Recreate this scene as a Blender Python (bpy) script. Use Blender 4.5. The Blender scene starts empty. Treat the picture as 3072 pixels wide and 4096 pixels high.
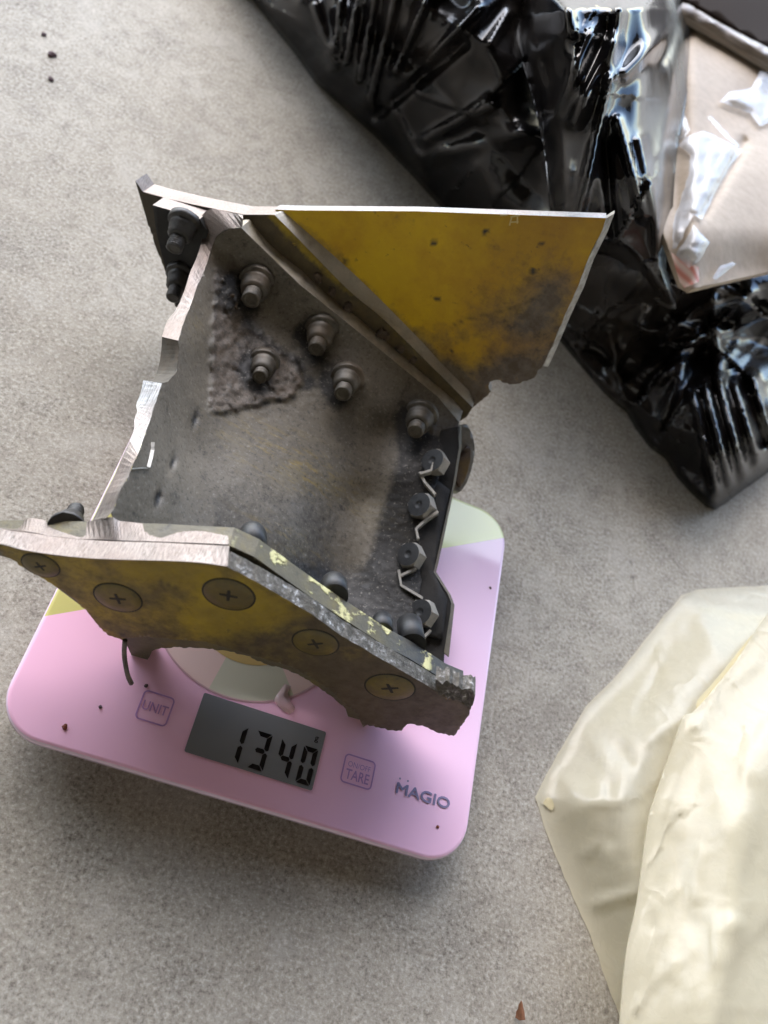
import bpy, bmesh, math, random
from mathutils import Vector, Matrix, noise as mn
random.seed(7)
sc = bpy.context.scene
COL = sc.collection

# ------------------------------------------------------------------ camera
F = 3200.0                      # focal length in pixels of the 3072 x 4096 photograph
def _rot(a, b, c):
    Rx = Matrix(((1,0,0),(0,math.cos(a),-math.sin(a)),(0,math.sin(a),math.cos(a))))
    Rb = Matrix(((math.cos(b),-math.sin(b),0),(math.sin(b),math.cos(b),0),(0,0,1)))
    Rc = Matrix(((math.cos(c),-math.sin(c),0),(math.sin(c),math.cos(c),0),(0,0,1)))
    return Rb @ Rx @ Rc
RM = _rot(-0.631, 0.644, -0.335)
TV = Vector((-0.200, 0.213, 1.861)) * 0.2
SCALE_TOP = 0.018
SW, SD = 0.200, 0.184           # kitchen scale, metres
RT = RM.transposed()
def c2w_vec(v):
    u = RT @ Vector(v)
    return Vector((u.x, -u.y, -u.z))
def c2w(p):
    u = RT @ (Vector(p) - TV)
    return Vector((u.x, -u.y, -u.z + SCALE_TOP))
def w2px(p):
    c = RM @ Vector((p[0], -p[1], -(p[2] - SCALE_TOP))) + TV
    return (1536 + F*c.x/c.z, 2048 + F*c.y/c.z, c.z)
def ray(x, y): return Vector(((x-1536)/F, (y-2048)/F, 1.0))
def at(x, y, d): return c2w(ray(x, y)*d)
def on(pl, x, y):
    r = ray(x, y)
    return c2w(r * (-pl[1]/pl[0].dot(r)))
CAMP = c2w((0, 0, 0))
def at_z(x, y, z):
    d = c2w_vec(ray(x, y))
    return CAMP + d * ((z-CAMP.z)/d.z)
cam = bpy.data.cameras.new("camera"); camo = bpy.data.objects.new("camera", cam); COL.objects.link(camo)
X, Y, Z = c2w_vec((1,0,0)), c2w_vec((0,-1,0)), c2w_vec((0,0,-1))
camo.matrix_world = Matrix(((X.x,Y.x,Z.x,CAMP.x),(X.y,Y.y,Z.y,CAMP.y),(X.z,Y.z,Z.z,CAMP.z),(0,0,0,1)))
cam.sensor_fit = 'VERTICAL'; cam.sensor_height = 36.0; cam.sensor_width = 27.0
cam.lens = F/4096*36.0
cam.clip_start = 0.01; cam.clip_end = 200
cam.dof.use_dof = True; cam.dof.focus_distance = 0.338; cam.dof.aperture_fstop = 9.0
sc.camera = camo

# ------------------------------------------------------------------ light
fwd = Vector((-Z.x, -Z.y, 0)).normalized()          # horizontal direction the camera looks in
rgt = Vector((fwd.y, -fwd.x, 0))
SUN_DIR = (fwd*0.68 - rgt*0.73).normalized()        # horizontal direction towards the sun
ELEV = math.radians(46)
ROOF_EDGE = 1.6
world = bpy.data.worlds.new("World"); sc.world = world; world.use_nodes = True
wn = world.node_tree; wn.nodes.clear()
wo = wn.nodes.new('ShaderNodeOutputWorld'); wb = wn.nodes.new('ShaderNodeBackground'); sky = wn.nodes.new('ShaderNodeTexSky')
sky.sky_type = 'NISHITA'; sky.sun_disc = False; sky.sun_elevation = ELEV
sky.sun_rotation = math.atan2(SUN_DIR.x, SUN_DIR.y)
sky.air_density = 1.0; sky.dust_density = 1.0; sky.ozone_density = 1.0
wn.links.new(sky.outputs[0], wb.inputs[0]); wb.inputs[1].default_value = 0.15
wn.links.new(wb.outputs[0], wo.inputs[0])
sun = bpy.data.lights.new("sun", 'SUN'); suno = bpy.data.objects.new("sun", sun); COL.objects.link(suno)
sun.energy = 1.15; sun.angle = math.radians(85); sun.color = (1.0, 0.96, 0.905)
sd = SUN_DIR*math.cos(ELEV) + Vector((0,0,math.sin(ELEV)))
suno.rotation_euler = sd.to_track_quat('Z', 'Y').to_euler()
suno.location = sd*5
sc.view_settings.view_transform = 'Standard'; sc.view_settings.look = 'None'
sc.view_settings.exposure = 2.3; sc.view_settings.gamma = 1.0

# ------------------------------------------------------------------ node helpers
def sRGB(r, g, b):
    f = lambda c: (c/255/12.92) if c/255 <= 0.04045 else ((c/255+0.055)/1.055)**2.4
    return (f(r), f(g), f(b), 1.0)
class Mat:
    def __init__(s, name, rough=0.5, metal=0.0, color=(0.5,0.5,0.5,1), **kw):
        s.m = bpy.data.materials.new(name); s.m.use_nodes = True
        s.t = s.m.node_tree; s.b = s.t.nodes['Principled BSDF']
        s.b.inputs['Roughness'].default_value = rough; s.b.inputs['Metallic'].default_value = metal
        s.b.inputs['Base Color'].default_value = color
        for k, v in kw.items(): s.b.inputs[k.replace('_', ' ')].default_value = v
        s.tc = s.t.nodes.new('ShaderNodeTexCoord')
    def n(s, typ): return s.t.nodes.new(typ)
    def L(s, a, b): s.t.links.new(a, b)
    def mapped(s, scale=(1,1,1), rot=(0,0,0)):
        mp = s.n('ShaderNodeMapping'); mp.inputs['Scale'].default_value = scale; mp.inputs['Rotation'].default_value = rot
        s.L(s.tc.outputs['Object'], mp.inputs[0]); return mp.outputs[0]
    def noise(s, scale, detail=4, rough=0.6, co=None, dist=0.0):
        t = s.n('ShaderNodeTexNoise'); t.inputs['Scale'].default_value = scale; t.inputs['Detail'].default_value = detail
        t.inputs['Roughness'].default_value = rough; t.inputs['Distortion'].default_value = dist
        s.L(co if co is not None else s.tc.outputs['Object'], t.inputs['Vector']); return t.outputs['Fac']
    def voro(s, scale, feature='F1', co=None):
        t = s.n('ShaderNodeTexVoronoi'); t.inputs['Scale'].default_value = scale; t.feature = feature
        s.L(co if co is not None else s.tc.outputs['Object'], t.inputs['Vector']); return t.outputs['Distance']
    def ramp(s, fac, stops):
        r = s.n('ShaderNodeValToRGB'); e = r.color_ramp.elements
        while len(e) < len(stops): e.new(0.5)
        for i, (p, c) in enumerate(stops):
            e[i].position = p; e[i].color = c if isinstance(c, tuple) else (c, c, c, 1)
        s.L(fac, r.inputs[0]); return r.outputs[0]
    def val(s, v):
        n = s.n('ShaderNodeValue'); n.outputs[0].default_value = v; return n.outputs[0]
    def math(s, op, a, b=None, clamp=False):
        m = s.n('ShaderNodeMath'); m.operation = op; m.use_clamp = clamp
        for i, v in enumerate((a, b)):
            if v is None: continue
            if isinstance(v, (int, float)): m.inputs[i].default_value = v
            else: s.L(v, m.inputs[i])
        return m.outputs[0]
    def mix(s, fac, a, b, mode='MIX'):
        m = s.n('ShaderNodeMix'); m.data_type = 'RGBA'; m.blend_type = mode
        for sock, v in ((m.inputs[0], fac), (m.inputs[6], a), (m.inputs[7], b)):
            if isinstance(v, (int, float)): sock.default_value = v
            elif isinstance(v, tuple): sock.default_value = v
            else: s.L(v, sock)
        return m.outputs[2]
    def attr(s, name='paint'):
        a = s.n('ShaderNodeAttribute'); a.attribute_name = name
        sp = s.n('ShaderNodeSeparateColor'); s.L(a.outputs['Color'], sp.inputs[0])
        return sp.outputs[0], sp.outputs[1], sp.outputs[2]
    def col(s, c): s.L(c, s.b.inputs['Base Color'])
    def rough(s, c): s.L(c, s.b.inputs['Roughness'])
    def bump(s, h, strength=0.3, dist=0.001):
        b = s.n('ShaderNodeBump'); b.inputs['Strength'].default_value = strength; b.inputs['Distance'].default_value = dist
        s.L(h, b.inputs['Height']); s.L(b.outputs[0], s.b.inputs['Normal'])

# ------------------------------------------------------------------ materials
MT = {}
m = Mat('concrete', rough=0.85); MT['concrete'] = m.m
big = m.noise(4, 5, 0.6); fine = m.noise(520, 5, 0.75); mid = m.noise(95, 6, 0.75); grit = m.noise(950, 3, 0.6); pat = m.noise(22, 5, 0.7, dist=0.5)
c = m.ramp(mid, [(0.28, sRGB(134,128,118)), (0.46, sRGB(170,164,152)), (0.56, sRGB(178,172,160)), (0.72, sRGB(190,186,175))])
c = m.mix(m.ramp(big, [(0.38, 0.0), (0.68, 0.6)]), c, sRGB(152,143,128))
c = m.mix(m.ramp(pat, [(0.50, 0.0), (0.72, 0.5)]), c, sRGB(136,131,123))
c = m.mix(m.ramp(pat, [(0.28, 0.5), (0.45, 0.0)]), c, sRGB(188,184,176))
gm = m.ramp(pat, [(0.35, 0.35), (0.65, 1.0)])
c = m.mix(m.math('MULTIPLY', gm, m.ramp(fine, [(0.38, 0.8), (0.48, 0.0)])), c, sRGB(96,88,77))
c = m.mix(m.ramp(fine, [(0.53, 0.0), (0.64, 0.65)]), c, sRGB(208,203,192))
c = m.mix(m.math('MULTIPLY', gm, m.ramp(grit, [(0.65, 0.0), (0.73, 0.7)])), c, sRGB(92,85,76))
spk = m.noise(62, 3, 0.6, dist=0.9)
c = m.mix(m.ramp(spk, [(0.68, 0.0), (0.78, 0.7)]), c, sRGB(88,80,72))
st = m.noise(11, 5, 0.7, dist=0.6)
c = m.mix(m.ramp(st, [(0.56, 0.0), (0.78, 0.6)]), c, sRGB(126,118,108))
m.col(c); m.bump(m.math('ADD', fine, m.math('MULTIPLY', mid, 0.6)), 0.4, 0.0008)

def metal_cut(name, base, dark, rot, pinkish=0.0, rough=0.32):
    m = Mat(name, rough=rough, metal=1.0)
    sct = m.noise(60, 4, 0.7, m.mapped((40, 1.2, 40), rot)); bl = m.noise(45, 4, 0.6)
    fine = m.noise(900, 3, 0.7)
    c = m.ramp(sct, [(0.3, dark), (0.6, base)])
    c = m.mix(m.ramp(bl, [(0.4, 0.0), (0.65, 0.55)]), c, sRGB(150,136,128))
    c = m.mix(m.ramp(fine, [(0.62, 0.0), (0.75, 0.6)]), c, sRGB(60,56,54))
    m.col(c); m.rough(m.ramp(bl, [(0.3, 0.36), (0.7, 0.62)]))
    m.bump(m.math('ADD', sct, m.math('MULTIPLY', bl, 2.0)), 0.5, 0.0006)
    return m.m
MT['cut'] = metal_cut('bright_cut_metal', sRGB(168,168,168), sRGB(92,92,92), (0.3, 0.4, 0.6))
MT['cut_dull'] = metal_cut('ground_cut_metal', sRGB(144,136,130), sRGB(88,82,77), (0.2, 0.9, 1.4))
m = Mat('torn_metal', rough=0.5, metal=0.6); MT['torn'] = m.m
a = m.noise(420, 5, 0.75); b = m.noise(90, 4, 0.6)
c = m.ramp(a, [(0.38, sRGB(66,62,57)), (0.52, sRGB(108,104,98)), (0.60, sRGB(146,142,137)), (0.67, sRGB(228,227,227))])
m.col(m.mix(m.ramp(b, [(0.42, 0.0), (0.6, 0.75)]), c, sRGB(84,78,68))); m.bump(m.math('ADD', a, b), 0.7, 0.0012)
m = Mat('torn_edge_paint', rough=0.7); MT['tornpaint'] = m.m
a = m.noise(180, 5, 0.7)
m.col(m.ramp(a, [(0.3, sRGB(110,104,94)), (0.55, sRGB(168,164,154)), (0.75, sRGB(200,198,190))])); m.bump(a, 0.6, 0.001)

# yellow zinc-chromate primer;  paint.r = dirt,  paint.g = orange-brown ageing,  paint.b = bare scratches / black marks
def primer(name, y1, y2, brown, dirt, dirt2):
    m = Mat(name, rough=0.42, Specular_IOR_Level=0.45)
    r, g, b = m.attr()
    n1 = m.noise(38, 6, 0.68); n2 = m.noise(190, 5, 0.7); n3 = m.noise(90, 4, 0.6, m.mapped((1, 6, 1), (0.3, 0.2, 0.7)))
    c = m.mix(m.ramp(n1, [(0.3, 0.0), (0.7, 1.0)]), y1, y2)
    gf = m.math('ADD', g, m.math('MULTIPLY', m.math('SUBTRACT', n1, 0.5), 0.9), True)
    c = m.mix(gf, c, brown)
    rf = m.math('ADD', r, m.math('MULTIPLY', m.math('SUBTRACT', n1, 0.5), 1.1))
    rf = m.math('ADD', rf, m.math('MULTIPLY', m.math('SUBTRACT', n2, 0.5), 0.9))
    dc = m.mix(m.ramp(n2, [(0.35, 0.0), (0.65, 1.0)]), dirt, dirt2)
    c = m.mix(m.ramp(rf, [(0.22, 0.0), (0.80, 0.92)]), c, dc)
    c = m.mix(m.ramp(n2, [(0.27, 0.7), (0.36, 0.0)]), c, sRGB(48,42,26))
    c = m.mix(m.ramp(n3, [(0.70, 0.0), (0.76, 0.7)]), c, sRGB(176,146,40))
    c = m.mix(b, c, sRGB(38,34,28))
    m.col(c); m.rough(m.ramp(n2, [(0.3, 0.33), (0.7, 0.6)])); m.bump(m.math('ADD', n2, n1), 0.25, 0.0006)
    return m.m
MT['yellow'] = primer('yellow_primer', sRGB(216,180,8), sRGB(200,156,10), sRGB(146,104,14), sRGB(98,92,85), sRGB(70,62,52))
MT['olive'] = primer('worn_olive_primer', sRGB(186,158,16), sRGB(134,112,28), sRGB(98,84,38), sRGB(84,72,50), sRGB(62,52,40))

# grey dirty forging: r sealant, g soot, dark tone and painted shading, b yellow scratches
m = Mat('dirty_grey_forging', rough=0.55, Specular_IOR_Level=0.4); MT['grey'] = m.m
r, g, b = m.attr()
n1 = m.noise(30, 6, 0.65); n2 = m.noise(260, 5, 0.75); ns = m.noise(60, 5, 0.7, m.mapped((1.2, 7, 3), (0.2, 0.5, 0.55)))
c = m.mix(m.ramp(n1, [(0.3, 0.0), (0.7, 1.0)]), sRGB(90,84,74), sRGB(122,115,103))
sf = m.math('ADD', r, m.math('MULTIPLY', m.math('SUBTRACT', n1, 0.5), 0.5))
c = m.mix(m.ramp(sf, [(0.42, 0.0), (0.52, 0.9)]), c, m.mix(m.ramp(m.noise(150, 6, 0.8), [(0.35, 0.0), (0.62, 1.0)]), sRGB(64,57,50), sRGB(114,103,93)))
gf = m.math('ADD', g, m.math('MULTIPLY', m.math('SUBTRACT', n2, 0.5), 0.7))
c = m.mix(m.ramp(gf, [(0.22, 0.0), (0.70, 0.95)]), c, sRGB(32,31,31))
yf = m.math('MULTIPLY', m.ramp(ns, [(0.50, 0.0), (0.66, 0.75)]), b)
c = m.mix(m.math('MULTIPLY', b, m.ramp(n1, [(0.4, 0.0), (0.7, 0.35)])), c, sRGB(112,100,52))
c = m.mix(yf, c, sRGB(140,120,60))
n4 = m.noise(620, 3, 0.7)
c = m.mix(m.ramp(n4, [(0.58, 0.0), (0.70, 0.5)]), c, sRGB(150,145,134))
c = m.mix(m.ramp(n4, [(0.30, 0.6), (0.44, 0.0)]), c, sRGB(40,38,35))
c = m.mix(m.ramp(m.noise(95, 5, 0.75), [(0.30, 0.7), (0.42, 0.0)]), c, sRGB(46,42,38))
m.col(c); m.rough(m.ramp(n2, [(0.35, 0.42), (0.7, 0.7)]))
m.bump(m.math('ADD', m.math('MULTIPLY', n2, m.math('ADD', r, 0.5)), n1), 0.45, 0.0012)

def dull(name, c1, c2, rough=0.6, sc_=150, metal=0.0, bumpd=0.0006, dust=None):
    m = Mat(name, rough=rough, metal=metal)
    a = m.noise(sc_, 5, 0.7)
    c = m.ramp(a, [(0.3, c1), (0.7, c2)])
    if dust:
        d = m.noise(35, 4, 0.6); c = m.mix(m.ramp(d, [(0.5, 0.0), (0.7, 0.7)]), c, dust)
    m.col(c); m.bump(a, 0.4, bumpd); return m.m
MT['nut'] = dull('grey_collar', sRGB(66,62,56), sRGB(108,102,92), 0.5, 170, 0.25, 0.0006, sRGB(122,106,90))
MT['nut_dark'] = dull('black_collar', sRGB(30,30,30), sRGB(66,64,62), 0.5, 150)
MT['bolt'] = dull('blackened_bolt', sRGB(28,29,30), sRGB(54,54,54), 0.48, 130, 0.2)
MT['boltside'] = dull('lightened_bolt_flank', sRGB(120,117,110), sRGB(158,152,142), 0.5, 150, 0.1)  # flanks coloured lighter than the head, standing in for light on them
MT['soot'] = dull('sooty_plate', sRGB(20,20,21), sRGB(42,41,40), 0.75, 120, 0, 0.0009, sRGB(60,56,52))
MT['tab'] = dull('lock_tab_steel', sRGB(150,148,142), sRGB(196,192,184), 0.42, 200, 0.2)
MT['dirt'] = dull('caked_dirt', sRGB(58,48,40), sRGB(98,84,70), 0.9, 120, 0, 0.002)
MT['footedge'] = dull('lightened_foot_edge', sRGB(150,143,130), sRGB(204,197,184), 0.5, 160, 0.3, 0.0006, sRGB(132,116,70))  # paler colour makes up for the shade on this edge
MT['step'] = dull('lightened_step', sRGB(152,147,137), sRGB(198,192,180), 0.5, 140, 0.2, 0.0006, sRGB(120,104,74))  # step coloured pale because its face lies in shade
MT['platerim'] = dull('worn_plate_rim', sRGB(78,74,66), sRGB(122,114,98), 0.6, 120, 0.1, 0.0006, sRGB(108,92,54))
MT['lug'] = dull('brown_lug', sRGB(78,66,58), sRGB(104,88,76), 0.6, 90, 0, 0.0006, sRGB(150,120,40))
MT['rim'] = dull('grey_rim', sRGB(120,116,106), sRGB(160,156,146), 0.5, 160, 0.3)
MT['dark_hole'] = dull('dark_recess', sRGB(18,16,12), sRGB(40,34,22), 0.7)
# lip of the forging: r = cream paint flakes
m = Mat('lip_paint', rough=0.5); MT['lip'] = m.m
r, g, b = m.attr(); n1 = m.noise(60, 5, 0.65); n2 = m.noise(240, 5, 0.7)
c = m.ramp(n1, [(0.3, sRGB(78,72,56)), (0.55, sRGB(98,90,66)), (0.75, sRGB(120,106,50))])
c = m.mix(m.math('MULTIPLY', g, m.ramp(n2, [(0.3, 0.4), (0.6, 1.0)])), c, sRGB(52,50,47))
fl = m.math('MULTIPLY', r, m.ramp(m.noise(110, 4, 0.6), [(0.52, 0.0), (0.58, 1.0)]))
c = m.mix(fl, c, sRGB(214,208,150)); c = m.mix(m.ramp(n2, [(0.3, 0.7), (0.4, 0.0)]), c, sRGB(40,36,30))
m.col(c); m.bump(m.math('ADD', n2, fl), 0.5, 0.0008)

# ------------------------------------------------------------------ object helpers
def link(name, me, parent=None, mats=()):
    for mt in mats: me.materials.append(MT[mt] if isinstance(mt, str) else mt)
    o = bpy.data.objects.new(name, me); COL.objects.link(o)
    if parent is not None:
        o.parent = parent
        # parents are Empties without rotation: shift the mesh so that the object sits at its own origin
        root = parent; off = Vector()
        while root is not None: off += root.location; root = root.parent
        me.transform(Matrix.Translation(-off))
    return o
def empty(name, loc, label, cat, group=None):
    o = bpy.data.objects.new(name, None); COL.objects.link(o); o.location = loc; o.empty_display_size = 0.02
    o['label'] = label; o['category'] = cat
    if group: o['group'] = group
    return o
def tag(o, label, cat, group=None):
    o['label'] = label; o['category'] = cat
    if group: o['group'] = group
    return o
def center_origin(o):
    me = o.data; c = Vector()
    for v in me.vertices: c += v.co
    c /= len(me.vertices); c.z = min(v.co.z for v in me.vertices)
    me.transform(Matrix.Translation(-c)); o.location = c
    return o
def smoothstep(a, b, x):
    if a == b: return float(x >= b)
    t = max(0.0, min(1.0, (x-a)/(b-a))); return t*t*(3-2*t)
def blob(x, y, cx, cy, rx, ry=None, ang=0.0):
    ry = ry or rx
    dx, dy = x-cx, y-cy; c, s = math.cos(ang), math.sin(ang)
    u, v = (dx*c+dy*s)/rx, (-dx*s+dy*c)/ry
    return math.exp(-(u*u+v*v))
def nz(x, y, s, seed=0.0): return mn.noise(Vector((x*s, y*s, seed)))
def segd(x, y, a, b):
    ax, ay = a; bx, by = b
    dx, dy = bx-ax, by-ay; L = dx*dx+dy*dy
    t = max(0.0, min(1.0, ((x-ax)*dx+(y-ay)*dy)/L)) if L else 0
    return math.hypot(x-ax-t*dx, y-ay-t*dy)
def polyd(x, y, pts, closed=False):
    n = len(pts); return min(segd(x, y, pts[i], pts[(i+1) % n]) for i in range(n if closed else n-1))
def rough_line(pts, step=14, amp=3.0, closed=False):
    out = []
    n = len(pts)
    for i in range(n if closed else n-1):
        a, b = pts[i], pts[(i+1) % n]
        L = math.hypot(b[0]-a[0], b[1]-a[1]); k = max(1, int(L/step))
        for j in range(k):
            t = j/k
            x, y = a[0]+(b[0]-a[0])*t, a[1]+(b[1]-a[1])*t
            if j: x += random.uniform(-amp, amp); y += random.uniform(-amp, amp)
            out.append((x, y))
    if not closed: out.append(pts[-1])
    return out
def smooth_line(pts, k=4):
    """Catmull-Rom through the points"""
    out = []
    for i in range(len(pts)-1):
        p0 = pts[max(i-1, 0)]; p1 = pts[i]; p2 = pts[i+1]; p3 = pts[min(i+2, len(pts)-1)]
        for j in range(k):
            t = j/k
            out.append(tuple(0.5*((2*p1[d]) + (-p0[d]+p2[d])*t + (2*p0[d]-5*p1[d]+4*p2[d]-p3[d])*t*t + (-p0[d]+3*p1[d]-3*p2[d]+p3[d])*t**3) for d in range(len(p1))))
    out.append(pts[-1]); return out
def grid2d(poly, cell):
    """Tessellate a 2D outline: returns bmesh with z=0."""
    bm = bmesh.new()
    vs = [bm.verts.new((p[0], p[1], 0)) for p in poly]
    f = bm.faces.new(vs); bm.normal_update()
    bmesh.ops.triangulate(bm, faces=[f], quad_method='BEAUTY', ngon_method='EAR_CLIP')
    xs = [p[0] for p in poly]; ys = [p[1] for p in poly]
    x = math.floor(min(xs)/cell)*cell + cell
    while x < max(xs):
        bmesh.ops.bisect_plane(bm, geom=bm.verts[:]+bm.edges[:]+bm.faces[:], dist=1e-4, plane_co=(x,0,0), plane_no=(1,0,0)); x += cell
    y = math.floor(min(ys)/cell)*cell + cell
    while y < max(ys):
        bmesh.ops.bisect_plane(bm, geom=bm.verts[:]+bm.edges[:]+bm.faces[:], dist=1e-4, plane_co=(0,y,0), plane_no=(0,1,0)); y += cell
    bmesh.ops.remove_doubles(bm, verts=bm.verts[:], dist=0.01)
    return bm
def sheet(name, poly, cell, front, back=None, mats=('grey',), parent=None, paint=None, edge_slot=None, smooth=True):
    """Front surface front(x,y)->world over a pixel outline, back surface back(world, x, y)->world, joined round the rim."""
    bm = grid2d(poly, cell)
    if sum(f.calc_area()*f.normal.z for f in bm.faces) > 0:      # image y runs down: make the face look at the camera
        bmesh.ops.reverse_faces(bm, faces=bm.faces[:])
    uv = {}
    bm.verts.ensure_lookup_table(); bm.verts.index_update()
    px = [(v.co.x, v.co.y) for v in bm.verts]
    verts = [front(x, y) for x, y in px]
    faces = [[v.index for v in f.verts] for f in bm.faces]
    slots = [0]*len(faces)
    sm = [smooth]*len(faces)
    N = len(verts); col = list(px)
    if back:
        verts += [back(verts[i], px[i][0], px[i][1]) for i in range(N)]; col += px
        nf = len(faces)
        faces += [[i+N for i in reversed(f)] for f in faces[:nf]]; slots += [len(mats)-1 if len(mats) > 2 else 0]*nf; sm += [smooth]*nf
        for e in bm.edges:
            if len(e.link_faces) == 1:
                f = e.link_faces[0]; l = [l for l in f.loops if l.edge == e][0]
                a, b = l.vert.index, l.link_loop_next.vert.index
                faces.append([b, a, a+N, b+N])
                mx, my = (px[a][0]+px[b][0])/2, (px[a][1]+px[b][1])/2
                slots.append(edge_slot(mx, my) if edge_slot else min(1, len(mats)-1)); sm.append(False)
    bm.free()
    me = bpy.data.meshes.new(name); me.from_pydata(verts, [], faces)
    for p, s_, q in zip(me.polygons, slots, sm): p.material_index = s_; p.use_smooth = q
    if paint:
        ca = me.color_attributes.new('paint', 'FLOAT_COLOR', 'POINT')
        for i, (x, y) in enumerate(col): ca.data[i].color = (*paint(x, y), 1.0)
    return link(name, me, parent, mats)
def plate(name, poly, pl, th, mats, parent, cell=18, paint=None, edge_slot=None, relief=None):
    nw = c2w_vec(pl[0])
    def fr(x, y):
        p = on(pl, x, y)
        return p + nw*relief(x, y) if relief else p
    return sheet(name, poly, cell, fr, lambda p, x, y: p - nw*th, mats, parent, paint, edge_slot)
def rings(bm, rs, cap0=False, cap1=True, mat=0, capmat=None):
    """rs: list of vertex-coordinate rings"""
    R = [[bm.verts.new(p) for p in r] for r in rs]
    n = len(R[0])
    for a, b in zip(R, R[1:]):
        for i in range(n):
            f = bm.faces.new((a[i], a[(i+1) % n], b[(i+1) % n], b[i])); f.material_index = mat; f.smooth = True
    if cap1: f = bm.faces.new(R[-1]); f.material_index = capmat if capmat is not None else mat
    if cap0: f = bm.faces.new(list(reversed(R[0]))); f.material_index = mat
def frame(ax):
    ax = ax.normalized(); u = ax.orthogonal().normalized(); return u, ax.cross(u)
def lathe(name, base, ax, prof, parent, mats, n=20, wob=0.0, capmat=None):
    u, v = frame(ax); ax = ax.normalized(); bm = bmesh.new(); rs = []
    for h, r in prof:
        rs.append([base + ax*h + (u*math.cos(2*math.pi*i/n) + v*math.sin(2*math.pi*i/n))*(r*(1+random.uniform(-wob, wob))) for i in range(n)])
    rings(bm, rs, True, True, 0, capmat)
    me = bpy.data.meshes.new(name); bm.to_mesh(me); bm.free()
    return link(name, me, parent, mats)
def axis_from_tip(bx, by, d, tx, ty, h, toward=True):
    b = ray(bx, by)*d; r = ray(tx, ty)
    # find s with |r*s - b| = h
    A = r.dot(r); B = -2*r.dot(b); C = b.dot(b)-h*h; D = max(0.0, B*B-4*A*C)
    s = (-B + (-1 if toward else 1)*math.sqrt(D))/(2*A)
    return c2w(b), (c2w(r*s)-c2w(b)).normalized()

# ------------------------------------------------------------------ ground
me = bpy.data.meshes.new('concrete_floor')
me.from_pydata([(-40,-40,0),(40,-40,0),(40,40,0),(-40,40,0)], [], [(0,1,2,3)])
fl = link('concrete_floor', me, None, ['concrete']); fl['kind'] = 'structure'
# unseen garage shell, assumed and added to block the sky and shape reflections
def boxmesh(name, c, ax, ay, hx, hy, z0, z1, mt):
    vs = [(c + ax*sx_*hx + ay*sy_*hy) + Vector((0, 0, z)) for z in (z0, z1) for sx_, sy_ in ((-1,-1),(1,-1),(1,1),(-1,1))]
    me = bpy.data.meshes.new(name); me.from_pydata(vs, [], [(3,2,1,0),(4,5,6,7),(0,1,5,4),(1,2,6,5),(2,3,7,6),(3,0,4,7)])
    bm = bmesh.new(); bm.from_mesh(me); bmesh.ops.recalc_face_normals(bm, faces=bm.faces[:]); bm.to_mesh(me); bm.free()
    o = link(name, me, None, [mt]); o['kind'] = 'structure'; return o
m = Mat('added_wall_boards', rough=0.8); MT['boards'] = m.m
m.col(m.ramp(m.noise(3, 4, 0.6), [(0.3, sRGB(212,206,196)), (0.7, sRGB(226,220,212))]))  # pale, so the added walls bounce fill light
OPEN = (fwd*0.94 - rgt*0.34).normalized(); SIDE = Vector((OPEN.y, -OPEN.x, 0))
m = Mat('added_roof_boards', rough=0.9, color=sRGB(84,72,60)); MT['roof'] = m.m  # dark, so the added roof leaves no grey veil on the film
boxmesh('added_garage_roof', OPEN*(ROOF_EDGE-2.5), SIDE, OPEN, 4.0, 2.5, 2.3, 2.4, 'roof')
boxmesh('added_garage_wall', OPEN*(ROOF_EDGE-5.05), SIDE, OPEN, 4.0, 0.05, -0.01, 2.4, 'boards')
for sg in (-1, 1): boxmesh('added_garage_side_wall', OPEN*(ROOF_EDGE-2.5)+SIDE*(4.05*sg), SIDE, OPEN, 0.05, 2.6, -0.01, 2.4, 'boards')
#@@SCALE
# ------------------------------------------------------------------ kitchen scale
def mm(u, v, z=0.0): return Vector((u/1000, -v/1000, z))
scale = empty('kitchen_scale', (0, 0, 0), 'pink glass kitchen scale with rounded corners and grey LCD reading 1340', 'kitchen scale')
scale.location = (0, 0, 0)
def rrect(w, d, r, n=10, cx=0.0, cy=0.0):
    out = []
    for sx, sy, a0 in ((1,1,0),(-1,1,90),(-1,-1,180),(1,-1,270)):
        for i in range(n+1):
            a = math.radians(a0+90*i/n); out.append((cx+sx*(w/2-r)+r*math.cos(a), cy+sy*(d/2-r)+r*math.sin(a)))
    return out
def slab(name, w, d, r, zs, parent, mats):
    """zs: list of (z, inset)"""
    bm = bmesh.new()
    rings(bm, [[Vector((p[0], p[1], z)) for p in rrect(w-2*i, d-2*i, max(r-i, 0.001))] for z, i in zs], True, True)
    me = bpy.data.meshes.new(name); bm.to_mesh(me); bm.free()
    return link(name, me, parent, mats)
def disc_sheet(name, poly, z, parent, mats):
    bm = bmesh.new(); f = bm.faces.new([bm.verts.new((p[0], p[1], z)) for p in poly]); 
    if f.normal.z < 0: bmesh.ops.reverse_faces(bm, faces=[f])
    bm.normal_update()
    if f.normal.z < 0: f.normal_flip()
    bmesh.ops.triangulate(bm, faces=bm.faces[:])
    me = bpy.data.meshes.new(name); bm.to_mesh(me); bm.free()
    return link(name, me, parent, mats)
# printed glass: pink below, pale green above a slanting line, lilac towards the right
m = Mat('printed_glass', rough=0.06, Specular_IOR_Level=0.5, Coat_Weight=0.3, Coat_Roughness=0.03); MT['glass'] = m.m
sx = m.n('ShaderNodeSeparateXYZ'); m.L(m.tc.outputs['Object'], sx.inputs[0])
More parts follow.
